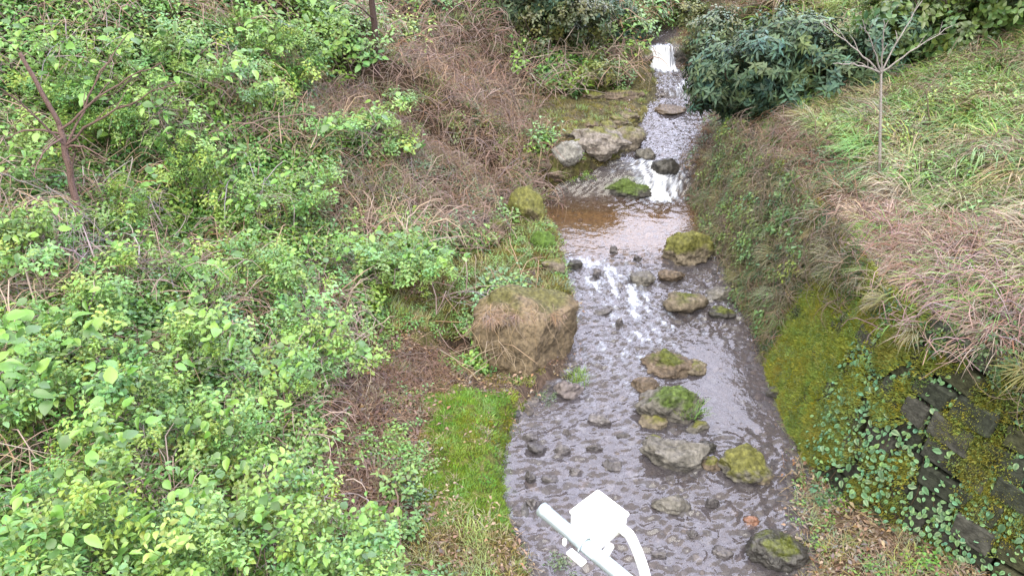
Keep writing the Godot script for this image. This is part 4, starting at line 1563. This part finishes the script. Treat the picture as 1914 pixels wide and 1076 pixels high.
func build_sensor() -> void:
	# a water level sensor on a pipe that reaches out from the bridge
	var a := at(1014, 952, 2.6)
	var r := ray(1180, 1092)
	var e := EYE + r * ((a.y - EYE.y) / r.y)
	var dir := (e - a).normalized()
	var end := a + dir * 1.6
	var t := thing("sensor_arm", "white water level sensor box on a grey steel pipe above the stream", "sensor", a)
	var b := MB.new()
	b.tube(PackedVector3Array([Vector3.ZERO, dir * 0.8, end - a]), PackedFloat32Array([0.026, 0.026, 0.026]), 24, Color.WHITE)
	obj("pipe", b.mesh(), M.steel, t)
	var cap := MB.new()
	cap.tube(PackedVector3Array([-dir * 0.004, dir * 0.028]), PackedFloat32Array([0.028, 0.028]), 24, Color.WHITE)
	obj("end_cap", cap.mesh(), M.steel, t)
	var side := dir.cross(Vector3.UP).normalized()
	if side.x < 0.0:
		side = -side
	var bas := Basis(dir, Vector3.UP, dir.cross(Vector3.UP))
	var c := at(1119, 973, 2.52)
	var box := obj("box", rounded_box(Vector3(0.15, 0.075, 0.15), 0.014), M.white, t, Transform3D(bas, c - a))
	obj("lid", rounded_box(Vector3(0.156, 0.016, 0.156), 0.007), M.white, box, Transform3D(Basis.IDENTITY, Vector3(0, 0.04, 0)))
	for s in [Vector2(-1, -1), Vector2(-1, 1), Vector2(1, -1), Vector2(1, 1)]:
		var sc := MB.new()
		sc.tube(PackedVector3Array([Vector3(0, 0, 0), Vector3(0, 0.006, 0)]), PackedFloat32Array([0.006, 0.0055]), 10, Color.WHITE)
		obj("screw", sc.mesh(), M.steel, box, Transform3D(Basis.IDENTITY, Vector3(s.x * 0.062, 0.046, s.y * 0.062)))
	var neck := MB.new()
	var np := at(1142, 1020, 2.47) - a
	var foot := dir * (np.dot(dir) + 0.02)
	neck.tube(PackedVector3Array([np, np.lerp(foot, 0.5), foot]), PackedFloat32Array([0.014, 0.014, 0.014]), 12, Color.WHITE)
	obj("bracket", neck.mesh(), M.white, t)
	var cd := MB.new()
	var path := PackedVector3Array()
	var rad := PackedFloat32Array()
	var pts := [at(1160, 985, 2.5), at(1178, 1000, 2.47), at(1192, 1030, 2.43), at(1203, 1062, 2.39), at(1212, 1100, 2.35), at(1220, 1160, 2.28)]
	var curve := Curve3D.new()
	for k in pts.size():
		var pv: Vector3 = pts[maxi(k - 1, 0)]
		var nx: Vector3 = pts[mini(k + 1, pts.size() - 1)]
		curve.add_point(pts[k] - a, (pv - nx) * 0.17, (nx - pv) * 0.17)
	for k in 25:
		path.append(curve.sample_baked(curve.get_baked_length() * k / 24.0))
		rad.append(0.0185)
	cd.tube(path, rad, 16, Color.WHITE)
	obj("conduit", cd.mesh(), M.conduit, t)
	# u-bolt on the pipe's near side
	var on := dir * 0.215
	var ub := MB.new()
	var up := PackedVector3Array()
	var ur := PackedFloat32Array()
	for k in 13:
		var an := lerpf(-0.3, PI + 0.3, k / 12.0)
		up.append(on + Vector3.UP * sin(an) * 0.031 + side * cos(an) * 0.031)
		ur.append(0.004)
	ub.tube(up, ur, 8, Color.WHITE)
	obj("clamp", ub.mesh(), M.steel, t)
	obj("clamp_plate", rounded_box(Vector3(0.075, 0.012, 0.03), 0.004), M.white, t, Transform3D(bas, dir * 0.225 - side * 0.052 - Vector3(0, 0.012, 0)))
	obj("bolt", rounded_box(Vector3(0.014, 0.03, 0.014), 0.004), M.white, t, Transform3D(bas, dir * 0.16 - side * 0.046 + Vector3(0, 0.004, 0)))


# ---------------------------------------------------------------- scene
func _ready() -> void:
	var cam := Camera3D.new()
	cam.name = "camera"
	cam.position = EYE
	cam.rotation_degrees = Vector3(-PITCH, 0, 0)
	cam.fov = 44.96
	cam.near = 0.1
	cam.far = 200.0
	add_child(cam)
	cam.current = true
	var env := Environment.new()
	env.background_mode = Environment.BG_SKY
	var sky := Sky.new()
	var sm := ProceduralSkyMaterial.new()
	sm.sky_top_color = Color(0.90, 0.905, 1.0)
	sm.sky_horizon_color = Color(0.86, 0.88, 0.92)
	sm.sky_curve = 0.2
	sm.ground_bottom_color = Color(0.16, 0.17, 0.12)
	sm.ground_horizon_color = Color(0.4, 0.42, 0.38)
	sky.sky_material = sm
	env.sky = sky
	env.tonemap_mode = Environment.TONE_MAPPER_LINEAR
	env.tonemap_exposure = 7.2
	env.sdfgi_enabled = true
	env.ssao_enabled = true
	env.ssil_enabled = true
	var we := WorldEnvironment.new()
	we.name = "environment"
	we.environment = env
	add_child(we)
	var sun := DirectionalLight3D.new()
	sun.name = "sun"
	sun.rotation_degrees = Vector3(-62, -25, 0)
	sun.light_energy = 0.25
	sun.light_color = Color(1.0, 0.98, 0.94)
	sun.light_angular_distance = 60.0
	sun.shadow_enabled = true
	add_child(sun)

	rng.seed = 20240
	n_big.seed = 5
	n_big.frequency = 0.35
	n_big.fractal_octaves = 3
	n_mid.seed = 9
	n_mid.frequency = 1.1
	n_mid.fractal_octaves = 3
	n_fine.seed = 13
	n_fine.frequency = 5.0
	n_fine.fractal_octaves = 3
	t_water = soften(table([[0, -0.05], [8.9, 0], [10, 0.05], [11, 0.12], [12.1, 0.22], [12.5, 0.25], [15.3, 0.25], [15.5, 0.3], [15.75, 0.62], [16.2, 0.9], [17.9, 1.0], [19.7, 1.2], [20.3, 1.27], [20.6, 1.48], [21.9, 1.68], [22.25, 1.7], [22.4, 2.28], [23.5, 2.35], [24.5, 2.6], [27, 3.1], [40, 6.5], [70, 18]]), 1)
	t_left = soften(table([[0, 0.6], [5.18, 0.2], [6.17, -0.08], [7.02, -0.13], [7.9, 0.02], [8.6, 0.5], [8.93, 0.85], [10.07, 1.11], [11.02, 1.18], [12.07, 1.04], [13.43, 0.96], [15.1, 0.54], [15.5, 0.7], [15.7, 1.3], [16.2, 2.6], [17.9, 3.3], [19.67, 3.86], [20.5, 4.3], [21.95, 4.35], [22.5, 4.2], [23.0, 4.4], [24.5, 5.2], [28, 8.0], [34, 9], [70, 20]]), 3)
	t_right = soften(table([[0, 3.4], [5.18, 3.36], [6.17, 3.72], [7.02, 4.06], [7.9, 4.09], [8.93, 4.18], [10.07, 4.4], [11.02, 4.25], [13.43, 4.2], [15.5, 4.4], [16.2, 4.35], [17.9, 5.0], [19.67, 5.8], [20.5, 5.8], [21.6, 5.3], [22.5, 5.1], [23.0, 5.0], [24.5, 5.7], [28, 8.6], [34, 10], [70, 21]]), 3)
	t_wall = soften(table([[0, 10.5], [3, 7.2], [4.2, 6.0], [4.9, 5.25], [5.5, 4.7], [6.2, 4.3], [7, 4.16], [8, 4.2], [9, 4.28], [10, 4.46], [12, 4.4], [15, 4.5], [16.2, 4.5], [18, 5.15], [19.7, 5.95], [21, 5.95], [22.5, 5.5], [24.5, 5.9], [28, 7.3], [34, 10.4], [70, 21.5]]), 6)
	t_bank = soften(table([[0, 0.5], [7.5, 0.42], [8.2, 0.25], [8.8, 0.12], [10.0, 0.2], [11, 0.4], [13, 0.45], [14.2, 0.4], [15, 0.6], [15.8, 0.5], [16.5, 0.2], [20, 0.2], [22, 0.5], [70, 0.6]]), 4)
	t_ledge = soften(table([[0, 1.2], [6, 1.15], [8, 1.1], [9, 1.5], [10.5, 2.2], [12, 1.8], [14, 0.6], [15.5, 1.1], [16.5, 2.0], [18, 2.9], [20, 3.0], [22, 1.5], [25, 1.0], [70, 1.0]]), 6)
	t_slope = soften(table([[0, 0.42], [8, 0.42], [10, 0.36], [12, 0.40], [14, 0.62], [17, 0.62], [20, 0.5], [24, 0.45], [70, 0.4]]), 6)
	t_rise = soften(table([[0, 2.75], [6, 2.7], [8, 2.4], [10, 2.2], [13, 2.0], [15, 1.8], [17, 1.5], [20, 1.1], [24, 1.0], [70, 1.0]]), 6)
	t_depth = soften(table([[0, 0.10], [9, 0.10], [11, 0.12], [12.3, 0.14], [13, 0.34], [14.6, 0.38], [15.4, 0.25], [16, 0.1], [17, 0.14], [22, 0.1], [70, 0.1]]), 4)
	t_rough = soften(table([[0, 0.8], [9, 0.75], [10.5, 0.95], [12, 1.1], [12.6, 0.35], [13.1, 0.06], [14.5, 0.08], [15.2, 0.7], [15.6, 1.5], [16.3, 1.5], [17, 0.7], [19.5, 0.8], [21, 1.2], [22.6, 1.0], [70, 0.8]]), 4)
	t_foam = soften(table([[0, 0.0], [8.0, 0.0], [9.0, 0.22], [10.4, 0.34], [11.4, 0.42], [12.3, 0.44], [12.6, 0.0], [14.8, 0.0], [15.2, 0.45], [15.4, 0.75], [16.1, 0.65], [16.4, 0.2], [17, 0.1], [18, 0.12], [20, 0.12], [20.4, 0.4], [21.2, 0.3], [21.5, 0.0], [22.1, 0.9], [22.5, 0.9], [22.7, 0.0], [70, 0]]), 3)
	t_foam_x = soften(table([[0, 2], [8.9, 1.6], [10, 2.2], [11, 2.25], [11.7, 1.9], [12.3, 1.45], [15.0, 3.5], [15.5, 3.6], [15.9, 3.55], [16.4, 3.3], [17.5, 4.4], [19.6, 4.9], [20.5, 5.1], [21.4, 4.9], [22, 4.7], [70, 4.7]]), 3)
	t_foam_w = soften(table([[0, 0.8], [9, 0.75], [11, 0.75], [12.3, 0.8], [15.2, 0.6], [15.6, 0.55], [16.4, 0.9], [18, 0.6], [22.1, 0.5], [22.4, 0.6], [70, 0.5]]), 3)
	zone_poly("moss", [790, 770, 862, 695, 940, 690, 985, 770, 980, 860, 975, 965, 900, 990, 765, 965, 765, 890])
	zone_poly("dry_front", [765, 965, 985, 965, 1040, 1040, 1040, 1110, 720, 1110, 745, 1000])
	zone_poly("litter", [650, 650, 760, 600, 870, 690, 790, 780, 765, 890, 745, 1010, 720, 1110, 640, 1110, 600, 950, 575, 820, 600, 740])
	zone_poly("moss_slope", [870, 470, 930, 425, 1050, 425, 1080, 480, 1060, 545, 900, 550, 880, 700, 700, 650, 680, 560, 760, 520])
	zone_poly("brown", [690, 110, 800, 10, 960, 10, 990, 190, 1010, 330, 920, 440, 820, 410, 700, 420, 560, 420, 600, 340, 720, 290, 560, 200, 560, 150])
	zone_poly("terrace", [960, 180, 1120, 170, 1235, 190, 1210, 300, 1090, 305, 1030, 340, 1000, 250])
	zone_poly("dry_right", [1540, 430, 1690, 390, 1930, 430, 1930, 600, 1850, 650, 1720, 700, 1600, 680, 1540, 560])
	make_materials()
	make_kit()
	build_ground()
	build_water()
	build_wall()
	build_rocks()
	build_plants()
	build_saplings()
	build_sticks()
	build_cover()
	build_wall_plants()
	build_ivy()
	build_pebbles()
	build_sensor()
